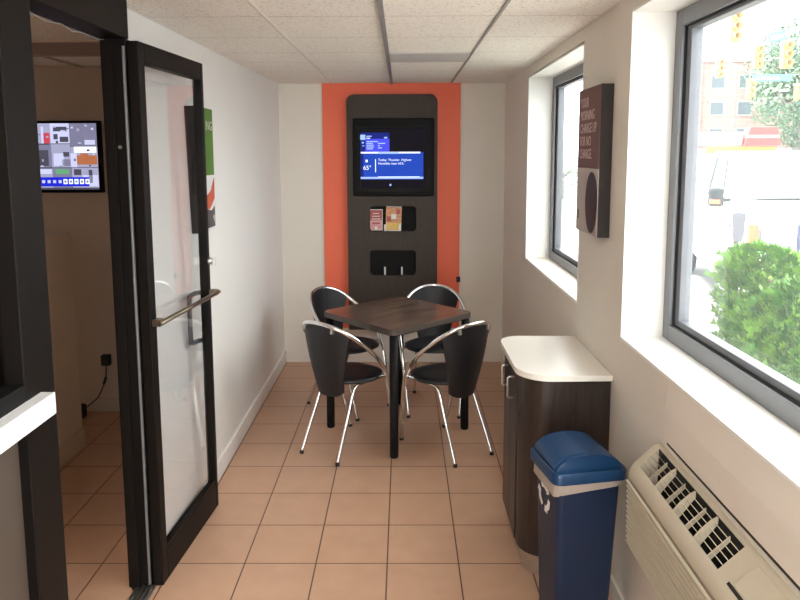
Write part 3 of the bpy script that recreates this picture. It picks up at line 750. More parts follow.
# ---------------------------------------------------------------- chairs
HOOP = [(.164, .232, 0), (.178, .205, .15), (.198, .165, .32), (.216, .12, .435), (.227, .05, .525), (.222, -.035, .610), (.196, -.12, .685), (.148, -.185, .742), (.078, -.228, .776), (0, -.242, .786)]
def hoop_at(x):
    P = catmull([Vector(p) for p in HOOP[4:]] + [Vector((-.078, -.228, .776))], 10)
    best = min((p for p in P), key=lambda p: abs(p.x - abs(x)) + (0 if p.z > .66 else 1))
    return best
def make_chair(label):
    t = thing('bucket_chair', (0, 0, 0), label, 'chair', 'chairs around the cafe table')
    pts = HOOP + [(-x, y, z) for x, y, z in HOOP[-2::-1]]
    b = MB(); b.tube([(x, y, max(z, .012)) for x, y, z in pts], .0122, 12, smooth=6); fr = b.build('hoop_frame', 'chrome', t, local=True)
    for s in (-1, 1):
        b = MB(); b.lathe([(.012, 0), (.013, .002), (.013, .014), (.011, .018)], (s*.164, .232, 0), 12); b.build('foot_cap', 'gasket', fr, local=True)
    for s in (-1, 1):
        b = MB(); b.tube([(s*.135, -.235, .012), (s*.130, -.180, .13), (s*.122, -.110, .28), (s*.118, -.072, .365), (s*.122, -.045, .398), (s*.145, .005, .412), (s*.182, .07, .426), (s*.213, .118, .436)], .0095, 12, smooth=6)
        lg = b.build('rear_leg', 'chrome', t, local=True)
        b = MB(); b.lathe([(.011, 0), (.012, .002), (.012, .014), (.010, .018)], (s*.135, -.235, 0), 12); b.build('foot_cap', 'gasket', lg, local=True)
    # seat: rounded front, narrower back, slightly dished
    b = MB(); N, K = 36, 7
    def outline(a):
        c, s = math.cos(a), math.sin(a)
        hw = .196 if s > 0 else .196 - .06 * (-s)
        x = hw * math.copysign(abs(c) ** .8, c); y = (.205 if s > 0 else .165) * math.copysign(abs(s) ** .85, s)
        return x, y + .01
    top = []; bot = []
    for k in range(K):
        fr_ = k / (K - 1)
        ring_t = []; ring_b = []
        for i in range(N):
            x, y = outline(2*PI*i/N); q = max(fr_, .02)
            z = .442 + .006*fr_**2 - (.012 if k == K-1 else 0) + .02*max(0, -y-.05)*fr_
            ring_t.append(b.bm.verts.new((x*q, y*q, z)))
            ring_b.append(b.bm.verts.new((x*q*.99, y*q*.99, z-.020 if k < K-1 else z-.012)))
        top.append(ring_t); bot.append(ring_b)
    for k in range(K-1):
        for i in range(N):
            j = (i+1) % N
            b.bm.faces.new((top[k][i], top[k+1][i], top[k+1][j], top[k][j])); b.bm.faces.new((bot[k][j], bot[k+1][j], bot[k+1][i], bot[k][i]))
    for i in range(N):
        j = (i+1) % N; b.bm.faces.new((top[-1][i], bot[-1][i], bot[-1][j], top[-1][j]))
    b.bm.faces.new(top[0]); b.bm.faces.new(bot[0][::-1]); b.smooth(); bmesh.ops.recalc_face_normals(b.bm, faces=b.bm.faces[:])
    b.build('seat', 'leather', t, local=True)
    # backrest: curved panel hanging from the hoop down behind the seat
    b = MB(); NU, NV = 24, 16
    def bp(u, v, off):
        hx = .172*u; h = hoop_at(hx)
        tp = Vector((hx, h.y + .010, h.z - .006))
        rb = abs(u)**5 * .028
        bt = Vector((.098*u, -.160 + .030*u*u, .350 + rb))
        p = bt.lerp(tp, v); 
        p.x = (.096 + (.172-.096)*v**1.1) * u
        p.y += -.012*math.sin(PI*v) + off
        return p
    F = [[b.bm.verts.new(bp(-1+2*i/NU, j/NV, .006)) for i in range(NU+1)] for j in range(NV+1)]
    Bk = [[b.bm.verts.new(bp(-1+2*i/NU, j/NV, -.006)) for i in range(NU+1)] for j in range(NV+1)]
    for j in range(NV):
        for i in range(NU):
            b.bm.faces.new((F[j][i+1], F[j][i], F[j+1][i], F[j+1][i+1])); b.bm.faces.new((Bk[j][i], Bk[j][i+1], Bk[j+1][i+1], Bk[j+1][i]))
    for j in range(NV):
        b.bm.faces.new((F[j][0], Bk[j][0], Bk[j+1][0], F[j+1][0])); b.bm.faces.new((Bk[j][NU], F[j][NU], F[j+1][NU], Bk[j+1][NU]))
    for i in range(NU):
        b.bm.faces.new((F[0][i], F[0][i+1], Bk[0][i+1], Bk[0][i])); b.bm.faces.new((F[NV][i+1], F[NV][i], Bk[NV][i], Bk[NV][i+1]))
    bmesh.ops.recalc_face_normals(b.bm, faces=b.bm.faces[:]); b.smooth()
    bk = b.build('backrest', 'leather', t, local=True, sharp=50)
    for x in (-.10, .10):
        h = hoop_at(x)
        b = MB(); b.obox((x, h.y-.004, h.z-.020), (.016, .018, .030), bev=.003); b.lathe([(.006, 0), (.006, .004)], (x, h.y-.017, h.z-.026), 10, axis='y')
        b.build('back_clip', 'steel', bk, local=True)
    return t
def dup(root, loc, rz, label):
    r = root.copy(); COL.objects.link(r); r.location = loc; r.rotation_euler = (0, 0, rz); r['label'] = label
    for ch in list(root.children):
        c = ch.copy(); COL.objects.link(c); c.parent = r
        for g in list(ch.children):
            d = g.copy(); COL.objects.link(d); d.parent = c
    return r
ch = make_chair('black chrome-hooped chair nearest the open glass door, its back to the viewer')
ch.location = (-.342, 3.850, 0); ch.rotation_euler = (0, 0, math.radians(-35.5))
dup(ch, (.252, 3.830, 0), math.radians(35.5), 'black chrome-hooped chair nearest the white-topped cabinet, its back to the viewer')
dup(ch, (-.388, 4.490, 0), math.radians(-127), 'black chrome-hooped chair behind the table, beside the left wall and facing the viewer')
dup(ch, (.200, 4.500, 0), math.radians(178), 'black chrome-hooped chair behind the table on the right, facing the viewer')

# ---------------------------------------------------------------- cabinet
t = thing('cabinet', (.64, 2.84, 0), 'dark wood cabinet with rounded cream top and two steel handles against right wall', 'cabinet')
def cab_outline(g):
    """plan of the cabinet inset by g from the counter edge"""
    P = [(XR-.002, 2.548+g)]
    for k in range(11):                                  # near-left corner
        a = 1.5*PI - .5*PI*k/10; P.append((.575 + (.131-g)*math.cos(a), 2.676 + (.131-g)*math.sin(a)))
    P += [(.442+g, 2.92)]
    for k in range(8):
        a = PI - .5*PI*k/7; P.append((.532 + (.090-g)*math.cos(a), 3.042 + (.090-g)*math.sin(a)))
    P += [(XR-.002, 3.132-g)]
    return P[::-1]
b = MB(); b.prism(cab_outline(.020), 'z', .095, .830); b.bm.normal_update(); b.build('body', 'wenge', t, sharp=35)
b = MB(); b.prism(cab_outline(.045), 'z', 0, .095); b.build('kick_plate', 'steel', t, sharp=35, label='silver kick plate')
b = MB(); b.prism(cab_outline(0), 'z', .830, .853, bev=.003)
b.build('counter_top', ['counter'], t, label='cream laminate top with rounded corners')
for (ya, yb, yh) in ((2.69, 2.846, 2.755), (2.852, 3.02, 2.915)):
    xa = lambda y: .462
    b = MB(); b.box(.458, .468, ya, yb, .105, .812, .0015)
    d = b.build('door', 'wenge', t)
    xh = xa(yh)-.004
    b = MB(); b.tube([(xh+.003, yh, .780), (xh-.022, yh, .780), (xh-.027, yh, .775), (xh-.027, yh, .695), (xh-.022, yh, .690), (xh+.003, yh, .690)], .0042, 10); b.build('handle', 'steel', d)

# ---------------------------------------------------------------- recycling bin
t = thing('recycling_bin', (.612, 2.31, 0), 'blue recycling bin with domed swing lid in front of the dark cabinet', 'bin', rz=math.radians(11))
b = MB()
def ringbox(x0, x1, y0, y1, z, r):
    return [b.bm.verts.new((x, y, z)) for x, y in rrect(x0, x1, y0, y1, r, 4)]
rings = [ringbox(.512, .702, 2.225, 2.385, .0, .02), ringbox(.509, .705, 2.222, 2.388, .006, .022), ringbox(.494, .728, 2.203, 2.405, .578, .026), ringbox(.490, .731, 2.197, 2.410, .584, .028), ringbox(.490, .731, 2.197, 2.410, .610, .028)]
for a, c in zip(rings, rings[1:]):
    n = len(a)
    for i in range(n): b.bm.faces.new((a[i], a[(i+1) % n], c[(i+1) % n], c[i]))
b.bm.faces.new(rings[0][::-1]); b.bm.faces.new(rings[-1]); b.smooth()
b.build('bin_body', 'blue', t, sharp=40)
# bag folded over the rim: hem rises and falls
b = MB(); o0 = rrect(.4865, .7345, 2.1935, 2.4135, .03, 6); o1 = rrect(.483, .738, 2.190, 2.417, .032, 6); n = len(o0)
def hem(x, y): return .562 + .018*(x-.5)/.2 + .005*math.sin(30*x+22*y) - .022*max(0, 1-abs(y-2.25)/.06)*(1 if x < .50 else 0)
T = [b.bm.verts.new((x, y, .622)) for x, y in o0]; U = [b.bm.verts.new((x, y, hem(x, y))) for x, y in o1]; Wv = [b.bm.verts.new((x, y, hem(x, y)-.007)) for x, y in o0]
for i in range(n):
    j = (i+1) % n; b.bm.faces.new((T[i], U[i], U[j], T[j])); b.bm.faces.new((U[i], Wv[i], Wv[j], U[j]))
b.smooth(); bmesh.ops.recalc_face_normals(b.bm, faces=b.bm.faces[:])
b.build('bin_liner', 'liner', t, label='white bag folded over the rim')
# lid: skirt, arched end walls, barrel dome
b = MB()
lx0, lx1, ly0, ly1 = .474, .742, 2.182, 2.425
sk = [(lx0, ly0), (lx1, ly0), (lx1, ly1), (lx0, ly1)]
o0 = rrect(lx0, lx1, ly0, ly1, .03, 5); o1 = rrect(lx0+.004, lx1-.004, ly0+.004, ly1-.004, .028, 5); n = len(o0)
L0 = [b.bm.verts.new((x, y, .600)) for x, y in o0]; L1 = [b.bm.verts.new((x, y, .632)) for x, y in o0]; L2 = [b.bm.verts.new((x, y, .638)) for x, y in o1]
for i in range(n):
    j = (i+1) % n; b.bm.faces.new((L0[i], L0[j], L1[j], L1[i])); b.bm.faces.new((L1[i], L1[j], L2[j], L2[i]))
b.bm.faces.new(L2); b.bm.faces.new(L0[::-1])
arch = []
for k in range(17):
    a = PI*k/16; arch.append((.608 - .120*math.cos(a), .630 + .060*math.sin(a)**.9))
b.prism(arch, 'y', 2.205, 2.412, bev=.004)
b.smooth(); lid = b.build('lid', 'blue_lid', t, sharp=40)
b = MB(); fl = []
for k in range(9):
    a = PI*(.06+.42*k/8); fl.append((.608 - .1225*math.cos(a), .631 + .0625*math.sin(a)**.9))
fl += [(x+.004, z-.004) for x, z in fl[::-1]]
b.prism(fl, 'y', 2.222, 2.395, bev=.001); b.build('swing_flap', 'blue_lid', lid, sharp=40)
b = MB(); b.tube([(.487, 2.228, .637), (.485, 2.31, .638), (.487, 2.39, .637)], .003, 8); b.build('flap_slot', 'dark', lid)
# three chasing arrows on the left side
b = MB(); cy_, cz_, rr = 2.312, .500, .042
for k in range(3):
    a0 = PI/2 + 2*PI*k/3
    c = [Vector((cy_ + rr*math.cos(a0+q), cz_ + rr*math.sin(a0+q))) for q in (-.62, 0, .62)]
    d0 = (c[1]-c[0]).normalized(); d1 = (c[2]-c[1]).normalized(); n0 = Vector((-d0.y, d0.x)); n1 = Vector((-d1.y, d1.x)); w = .009
    pts = [c[0]+n0*w, c[1]+(n0+n1)*w*.6, c[2]+n1*w, c[2]+n1*w*2.1, c[2]+d1*.022, c[2]-n1*w*2.1, c[2]-n1*w, c[1]-(n0+n1)*w*.6, c[0]-n0*w]
    vs = []
    for p in pts:
        z = p.y; xs = .494 + (.511-.494)*(1 - z/.56) - .0035
        vs.append(b.bm.verts.new((xs, p.x, z)))
    b.bm.faces.new(vs)
b.build('recycling_symbol', 'whiteprint', t, label='white recycling arrows printed on the left side')

# ---------------------------------------------------------------- wall air conditioner
t = thing('air_conditioner', (.76, 1.5, .44), 'almond wall air conditioner with slatted front under the large window', 'air conditioner')
yL, yR = 2.06, .62
full = [(XR, .445), (.742, .445), (.722, .452), (.712, .47), (.706, .690), (.709, .712), (.722, .735), (.789, .798), (.795, .801), (XR-.006, .801), (XR, .801)]
notch = [(XR, .445), (.742, .445), (.722, .452), (.712, .47), (.706, .690), (.709, .712), (.722, .735), (.728, .7406), (.728, .640), (.788, .660), (.788, .7970), (.789, .798), (.795, .801), (XR, .801)]
b = MB(); b.box(XR-.004, XR-.0005, yR, 1.996, .819, .835); b.build('gap_shadow_strip', 'gap', t)  # dark strip painted in for the shadow gap above the casing
b = MB(); b.prism(full, 'y', 2.018, yL-.012); b.prism(notch, 'y', 1.487, 2.018); b.prism(full, 'y', yR, 1.487)
sm = [(XR - (XR-x)*.965 if x < XR else x, .622 + (z-.622)*.965) for x, z in full]
b.prism(sm, 'y', yL-.012, yL)
b.build('casing', 'ac', t, sharp=40)
b = MB()
for k in range(13):
    z = .480 + k*.0166; x = .712 - .006*(z-.47)/.22
    b.prism([(x-.011, z), (x-.011, z+.004), (x+.002, z+.0095), (x+.002, z-.001)], 'y', yR, 2.040)
b.build('louvre_front', 'ac_d', t)
b = MB(); b.prism([(.7105, .478), (.7060, .692), (.7025, .692), (.7070, .478)], 'y', yR, 2.036); b.build('louvre_shade', 'ac_shade', t)  # brown sheet behind the slats paints in the shade of the grooves
b = MB(); b.box(.7285, .7875, 1.488, 2.017, .664, .668); b.box(.786, .7875, 1.488, 2.017, .665, .796); b.build('grille_cavity', 'dark', t)
g = MB()
sl = lambda x: .7406 + (x-.728)*(.797-.7406)/(.788-.728)
for k in range(1, 5):
    x = .728 + .060*k/5; g.tube([(x, 1.487, sl(x)-.002), (x, 2.018, sl(x)-.002)], .0013, 6)
gr = g.build('grille_wires', 'ac', t)
for y in (1.885, 1.752, 1.62):
    b = MB(); pr = [(.728, sl(.728)-.001), (.745, sl(.745)+.005), (.770, sl(.770)+.005), (.788, sl(.788)-.001), (.788, sl(.788)-.016), (.728, sl(.728)-.040)]
    b.prism(pr, 'y', y-.004, y+.004); b.build('grille_rib', 'ac', t)
for y in (1.95, 1.818, 1.686, 1.553):
    b = MB(); pr = [(.728, sl(.728)-.012), (.788, sl(.788)-.012), (.788, sl(.788)-.024), (.728, sl(.728)-.03)]
    b.prism(pr, 'y', y-.0025, y+.0025); b.build('cross_rib', 'ac_d', t)
b = MB()
pr = [(.733, .7455-.002), (.7305, .7480), (.782, .7955), (.785, .793)]
b.prism(pr, 'y', .95, 1.418, bev=.001); b.build('control_flap', 'ac', t)
b = MB(); pr = [(.7255, .7360), (.7235, .7395), (.7295, .7455), (.7315, .7430)]
b.prism(pr, 'y', .95, 1.435); b.build('flap_gap', 'sign_edge', t)
b = MB(); b.tube([(.742, 1.335, .755), (.738, 1.335, .762)], .007, 12); b.build('control_knob', 'sign_edge', t)

# ---------------------------------------------------------------- added fill lamps, out of view (behind the camera and in the back room)
def fill_panel(x0, x1, y0, y1, label, strength, m):
    t = thing('fill_light', ((x0+x1)/2, (y0+y1)/2, H-.03), label, 'ceiling light')
    b = MB()
    for (a, c, d, e) in ((x0, x1, y0, y0+.02), (x0, x1, y1-.02, y1), (x0, x0+.02, y0, y1), (x1-.02, x1, y0, y1)): b.box(a, c, d, e, H-.03, H, .002)
    b.build('frame', 'white', t)
    k = emis('fill_glow_'+m, (1.0, .93, .84) if m == 'a' else (1.0, .80, .62), strength)
    b = MB(); b.box(x0+.02, x1-.02, y0+.02, y1-.02, H-.02, H-.012); b.build('diffuser', k, t)
fill_panel(-.55, .38, -1.5, -.3, 'added fill light panel on the ceiling behind the camera, unseen', 6.5, 'a')
fill_panel(-2.9, -2.5, .4, 1.0, 'small added fill light in the back room, out of view', 4.2, 'b')

# ================================================================= outside
G = -.15
b = MB(); b.box(1.02, 2.9, -6, 60, G-.2, G); b.build('ground_sidewalk', 'concrete', kind='structure')
b = MB(); b.box(2.9, 95, -6, 95, G-.3, G-.10); b.build('ground_street', 'asphalt', kind='structure')

# arborvitae beside the window
def bush(cx, cy, R_, z1, n, label, seed, tilt=0.0, mats=('leaf', 'leaf_y')):
    rn = random.Random(seed)
    t = thing('arborvitae', (cx, cy, G), label, 'shrub', 'arborvitae shrubs outside the window')
    b = MB(); h = z1 - G
    for i in range(n):
        s = rn.random() ** .8
        z = s * h
        prof = R_ * (1 - .12*s) * (1 if s < .88 else math.sqrt(max(0.05, 1 - ((s-.88)/.12)**2)))
        a = rn.random()*2*PI; rad = prof * (.60 + .42*rn.random()) * (1 + .10*math.sin(3*a+5*s*3) + .08*math.sin(9*a + 20*s))
        p = Vector((rad*math.cos(a), rad*math.sin(a), z*(1 - tilt*rad*math.cos(a)/R_)))
        out = Vector((math.cos(a), math.sin(a), .9 + rn.random()*.9)).normalized()
        side = out.cross(Vector((rn.uniform(-1, 1), rn.uniform(-1, 1), rn.uniform(-.3, 1)))).normalized()
        L = rn.uniform(.032, .060); mi = 1 if rn.random() < .42 else 0
        for q, (k, ln) in enumerate(((-.75, .7), (0, 1.0), (.75, .7), (-.35, .9), (.35, .9))):
            d = (out + side*k).normalized(); w = side*.0055
            base = p + out*L*.12*abs(q-2)
            tip = base + d*L*ln; midp = base + d*L*ln*.55
            v = [b.bm.verts.new(x) for x in (base, midp + w, tip, midp - w)]
            fc = b.bm.faces.new(v); fc.material_index = mi
    f_ = b.build('foliage', list(mats), t, local=True); f_['kind'] = 'stuff'
    b = MB(); b.tube([(0, 0, 0), (0, .01, h*.5), (0, 0, h*.9)], [R_*.18, R_*.16, .01], 8)
    for k in range(14):
        a = k*2.4; z = h*(.1+.055*k); b.tube([(0, 0, z), (R_*.5*math.cos(a), R_*.5*math.sin(a), z+.12)], .006, 5)
    b.build('stem', 'stem', t, local=True)
bush(1.80, 3.30, .25, 1.225, 5000, 'green arborvitae shrub, the tallest outside the large window', 1, .06)
bush(1.60, 2.60, .27, 1.18, 5200, 'bright green arborvitae shrub closest to the glass of the large window', 2)
bush(2.30, 3.80, .34, 1.07, 4200, 'green arborvitae shrub behind the tallest one, below the truck grille', 3)

# pickup truck
tk = thing('pickup_truck', (3.30, 6.55, G-.1), 'white pickup truck facing the window, parked beyond the shrubs', 'truck', rz=math.radians(-15.5))
Lb = dict(local=True)
b = MB()
side = [(0.05, .45), (0.0, .62), (0.02, 1.22), (.12, 1.32), (1.35, 1.41), (5.6, 1.41), (5.65, .62), (5.5, .5)]
b.prism(side, 'x', 0, 2.0, bev=.05); b.build('body', 'truck', tk, **Lb, sharp=40)
b = MB(); vs = []
def gh(y, x, z): return (x, y, z)
bot = [(1.30, .04), (1.30, 1.96), (4.0, 1.96), (4.0, .04)]; top_ = [(2.05, .20), (2.05, 1.80), (3.75, 1.80), (3.75, .20)]
Bv = [b.bm.verts.new((x, y, 1.38)) for y, x in bot]; Tv = [b.bm.verts.new((x, y, 1.98)) for y, x in top_]
fs = [b.bm.faces.new(Tv), b.bm.faces.new(Bv[::-1])] + [b.bm.faces.new((Bv[i], Bv[(i+1) % 4], Tv[(i+1) % 4], Tv[i])) for i in range(4)]
bmesh.ops.bevel(b.bm, geom=list({e for f in fs for e in f.edges}), offset=.06, segments=3, affect='EDGES')
bmesh.ops.recalc_face_normals(b.bm, faces=b.bm.faces[:])
b.build('cab', 'truck', tk, **Lb, sharp=40)
def onpl(P0, P1, P2, P3, u, v, off):
    a = Vector(P0).lerp(Vector(P1), u); c = Vector(P3).lerp(Vector(P2), u); p = a.lerp(c, v)
    n = (Vector(P1)-Vector(P0)).cross(Vector(P3)-Vector(P0)).normalized(); return p + n*off
def panel(P, u0, u1, v0, v1, off0, off1):
    t = MB(); q = [(u0, v0), (u1, v0), (u1, v1), (u0, v1)]
    A_ = [t.bm.verts.new(onpl(*P, u, v, off0)) for u, v in q]; B_ = [t.bm.verts.new(onpl(*P, u, v, off1)) for u, v in q]
    t.bm.faces.new(A_[::-1]); t.bm.faces.new(B_)
    for i in range(4): t.bm.faces.new((A_[i], A_[(i+1) % 4], B_[(i+1) % 4], B_[i]))
    bmesh.ops.recalc_face_normals(t.bm, faces=t.bm.faces[:]); return t
WS = ((.04, 1.30, 1.38), (1.96, 1.30, 1.38), (1.80, 2.05, 1.98), (.20, 2.05, 1.98))
panel(WS, .06, .94, .08, .90, -.01, .012).build('windshield', 'windshield', tk, **Lb)
SD = ((.04, 4.0, 1.38), (.04, 1.30, 1.38), (.20, 2.05, 1.98), (.20, 3.75, 1.98))
panel(SD, .52, .90, .06, .86, -.01, .012).build('side_window', 'carglass', tk, **Lb)
panel(SD, .10, .49, .06, .86, -.01, .012).build('side_window', 'carglass', tk, **Lb)
b = MB(); b.box(-.16, .0, 1.28, 1.38, 1.35, 1.56, .03); b.box(-.02, .08, 1.31, 1.35, 1.40, 1.44); mr = b.build('mirror', 'carglass', tk, **Lb)
b = MB(); b.box(-.15, -.04, 1.265, 1.282, 1.38, 1.43); b.build('mirror_lamp', 'amber', mr, **Lb)
b = MB(); b.box(.12, .40, -.03, .05, 1.06, 1.28, .02); b.build('headlight', 'lamp', tk, **Lb)
b = MB(); b.box(1.60, 1.88, -.03, .05, 1.06, 1.28, .02); b.build('headlight', 'lamp', tk, **Lb)
b = MB(); b.box(.01, .10, -.025, .06, 1.04, 1.28, .015); b.build('marker_light', 'amber', tk, **Lb)
b = MB(); b.box(.44, 1.56, -.02, .05, .92, 1.30, .02); gr = b.build('grille', 'grille', tk, **Lb)
for k in range(5):
    b = MB(); b.box(.46, 1.54, -.04, .0, .96+.065*k, .985+.065*k, .005); b.build('grille_bar', 'truck', gr, **Lb)
b = MB(); b.box(-.02, 2.02, -.14, .1, .55, .86, .05); b.build('bumper', 'truck', tk, **Lb)
for y in (1.0, 4.95):
    for x in (-.02, 1.78):
        b = MB(); b.lathe([(.2, 0), (.38, .01), (.40, .05), (.40, .19), (.38, .23), (.2, .24)], (x, y, .40), 24, axis='x'); w = b.build('wheel', 'tyre', tk, **Lb)
        b = MB(); b.lathe([(.21, -.004), (.20, .02)], (x if x < 1 else x+.225, y, .40), 20, axis='x'); b.build('hub', 'lamp', w, **Lb)
for x in (.55, 1.25):
    b = MB(); b.tube([(x-.2, 1.28, 1.435), (x, 1.27, 1.445), (x+.45, 1.30, 1.452)], .012, 6); b.build('wiper', 'gasket', tk, **Lb)
b = MB(); b.box(-.02, .02, 2.25, 2.42, 1.22, 1.27, .012); b.build('door_handle', 'lamp', tk, **Lb)
# suv behind the truck
tv = thing('van', (6.4, 17.5, G-.1), 'pale van parked farther down the street behind the pickup truck', 'van', rz=math.radians(-10))
b = MB(); b.prism([(0, .4), (0, 1.0), (.9, 1.1), (1.5, 1.95), (4.6, 1.95), (4.8, .4)], 'x', 0, 1.9, bev=.06); b.build('body', 'truck', tv, **Lb, sharp=40)
b = MB(); b.prism([(1.0, 1.14), (1.42, 1.78), (1.40, 1.80), (.97, 1.16)], 'x', .2, 1.7); b.build('windshield', 'carglass', tv, **Lb)
b = MB(); b.prism([(1.6, 1.2), (1.8, 1.8), (3.0, 1.8), (3.0, 1.2)], 'x', -.01, .01); b.build('side_window', 'carglass', tv, **Lb)
for y in (.8, 3.9):
    for x in (-.02, 1.70):
        b = MB(); b.lathe([(.2, 0), (.34, .02), (.34, .20), (.2, .22)], (x, y, .34), 18, axis='x'); b.build('wheel', 'tyre', tv, **Lb)

# parking meter
t = thing('parking_meter', (2.86, 5.85, G), 'grey parking meter on a post between the shrubs and the truck', 'parking meter')
b = MB(); b.lathe([(.024, 0), (.024, 1.11)], (0, 0, 0), 12); b.build('post', 'meter', t, **Lb)
b = MB(); b.prism([(-.035, 1.10), (.035, 1.10), (.055, 1.18), (.040, 1.23), (.058, 1.28), (.058, 1.34), (-.058, 1.34), (-.058, 1.28), (-.040, 1.23), (-.055, 1.18)], 'y', -.04, .04, bev=.010); b.build('housing', 'meter', t, **Lb)
b = MB(); pts = [(.058*math.cos(PI*k/12), 1.34 + .055*math.sin(PI*k/12)) for k in range(13)]
b.prism(pts, 'y', -.036, .036, bev=.006); b.build('dome', 'lamp', t, **Lb)

# far buildings
def at(px, py, d): return Vector(((px-403.6)/683*d*1.0, d, 1.7-(py-154.6)/683*d))
t = thing('brick_building', (28, 58, G-.1), 'pale red brick building with a grey roof top far across the street', 'building', rz=math.radians(-6))
b = MB(); b.box(-3.6, 6.5, 0, 8, 0, 9.9); b.build('wall', 'brick', t, **Lb)
b = MB(); b.prism([(-3.2, 9.9), (3.8, 9.9), (3.4, 11.4), (.5, 11.9), (-2.6, 11.4)], 'y', .4, 6.0, bev=.03); b.build('roof', 'roofgrey', t, **Lb)
b = MB(); b.text('77 X 36', .75, facing((-.8, .36, 10.25), (1, 0, 0), (0, 0, 1)), 0, .02); b.build('roof_lettering', 'whiteprint', t, **Lb)
b = MB(); b.box(-3.7, 6.6, -.15, .1, 9.5, 9.95); b.build('cornice', 'shopwhite', t, **Lb)
b = MB(); b.box(-3.7, -3.1, -.25, .1, 0, 9.6); b.build('corner_pier', 'brick', t, **Lb)
for i in range(4):
    for j in range(3):
        b = MB(); b.box(-2.4+2.2*i, -1.2+2.2*i, -.05, .05, 2.9+2.2*j, 4.1+2.2*j); w = b.build('window', 'shopwhite', t, **Lb)
        b = MB(); b.box(-2.3+2.2*i, -1.3+2.2*i, -.07, -.05, 3.0+2.2*j, 4.0+2.2*j); b.build('pane', 'windshield', w, **Lb)
t = thing('shop_front', (15.9, 34, G-.1), 'small shop with red canopy and yellow band beyond the truck roof', 'shop')
b = MB(); b.box(-1.0, 3.2, 0, 4, 0, 2.2); b.build('wall', 'shopwhite', t, **Lb)
b = MB(); b.prism([(.7, 2.35), (2.5, 2.35), (2.3, 3.25), (1.0, 3.25)], 'y', -.3, .3, bev=.03); b.build('canopy', 'shopred', t, **Lb)
b = MB(); b.box(.8, 2.4, -.34, -.30, 2.7, 2.85); b.build('canopy_stripe', 'shopwhite', t, **Lb)
b = MB(); b.box(-1.0, 2.4, -.1, .1, 1.85, 2.3, .02); b.build('fascia', 'shopyel', t, **Lb)
b = MB(); b.box(-1.05, .7, -.15, .8, 2.36, 3.0, .02); b.build('awning', 'shopwhite', t, **Lb)
t = thing('white_building', (42.5, 70, G-.1), 'low white building behind the street tree', 'building')
b = MB(); b.box(-3.4, 5, 0, 6, 0, 3.0); b.build('wall', 'shopwhite', t, **Lb)
b = MB(); b.prism([(-3.7, 3.0), (5.2, 3.0), (3.0, 4.4), (-1.5, 4.4)], 'y', -.2, 6.2); b.build('roof', 'roofgrey', t, **Lb)
for i in range(3):
    b = MB(); b.box(-2.9+1.2*i, -2.2+1.2*i, -.04, .02, 1.0, 2.2); b.build('window', 'carglass', t, **Lb)

def tree(x, y, z0, ht, rad, label, seed, n=1500):
    rn = random.Random(seed)
    t = thing('street_tree', (x, y, z0), label, 'tree')
    b = MB(); b.tube([(0, 0, 0), (.05, 0, ht*.4), (0, .05, ht*.75)], [rad*.09, rad*.07, rad*.03], 8)
    for k in range(6):
        a = k*1.05; b.tube([(.03, 0, ht*.38), (rad*.5*math.cos(a), rad*.5*math.sin(a), ht*.62)], rad*.03, 6)
    b.build('trunk', 'bark', t, **Lb)
    b = MB()
    blobs = [(Vector((rn.uniform(-.55, .55)*rad, rn.uniform(-.5, .5)*rad, ht*.62 + rn.uniform(-.28, .30)*ht)), rad*rn.uniform(.35, .55)) for _ in range(11)]
    for i in range(n):
        c, r_ = rn.choice(blobs); d = Vector((rn.gauss(0, 1), rn.gauss(0, 1), rn.gauss(0, 1))).normalized()
        p = c + d*r_*rn.uniform(.65, 1.05); u = d.cross(Vector((rn.uniform(-1, 1), rn.uniform(-1, 1), rn.uniform(-1, 1)))).normalized(); v = d.cross(u)
        s = rad*rn.uniform(.028, .05)
        b.quad(p-u*s, p-v*s*.6+d*s*.3, p+u*s, p+v*s*.6+d*s*.2)
    f_ = b.build('crown', 'tree', t, **Lb); f_['kind'] = 'stuff'
tree(28.6, 50.0, G-.1, 10.6, 3.9, 'leafy green street tree right of the brick building', 5, 9000)
tree(6.9, 30.0, G-.1, 2.4, 1.5, 'low pale green tree down the street, seen through the smaller window', 8, 1200)

# signals and street name signs on span wires
def signal(px, pya, pyb, d, label, lens=False, rz=0.0):
    top, bo = at(px, pya, d), at(px, pyb, d); hgt = top.z - bo.z
    t = thing('traffic_light', (bo.x, bo.y, bo.z), label, 'traffic light', 'traffic lights over the crossing', rz)
    w = hgt*.34
    b = MB(); b.box(-w/2, w/2, -w*.35, w*.35, 0, hgt, w*.06); b.build('housing', 'signal', t, **Lb)
    for k in range(3):
        z = hgt*(.17+.33*k)
        b = MB(); b.lathe([(w*.36, 0), (w*.38, -w*.5), (w*.33, -w*.5), (w*.30, -.02)], (w*.05, -w*.33, z), 14, axis='y'); v = b.build('visor', 'signal', t, **Lb)
        b = MB(); b.lathe([(w*.29, 0), (w*.1, -w*.06)], (w*.05, -w*.36, z), 14, axis='y'); b.build('lens', 'signal_lens', v, **Lb)
    b = MB(); b.tube([(0, 0, hgt), (0, 0, hgt+hgt*.28)], w*.08, 6); b.build('hanger', 'wire', t, **Lb)
    return top.z + hgt*.28
signal(724.5, 18, 47, 24, 'yellow traffic light hanging highest, above the grey roof lettering')
signal(748.5, 50, 72, 24, 'yellow traffic light right of the grey roof lettering')
signal(776, 46, 72, 24, 'yellow traffic light below the upper teal street sign')
signal(712, 63, 81, 40, 'yellow traffic light at the left edge of the brick building')
signal(742, 82, 101, 40, 'yellow traffic light left below the lower teal street sign, lenses showing', rz=.9)
signal(788.5, 87, 103, 40, 'yellow traffic light in front of the street tree', rz=.9)
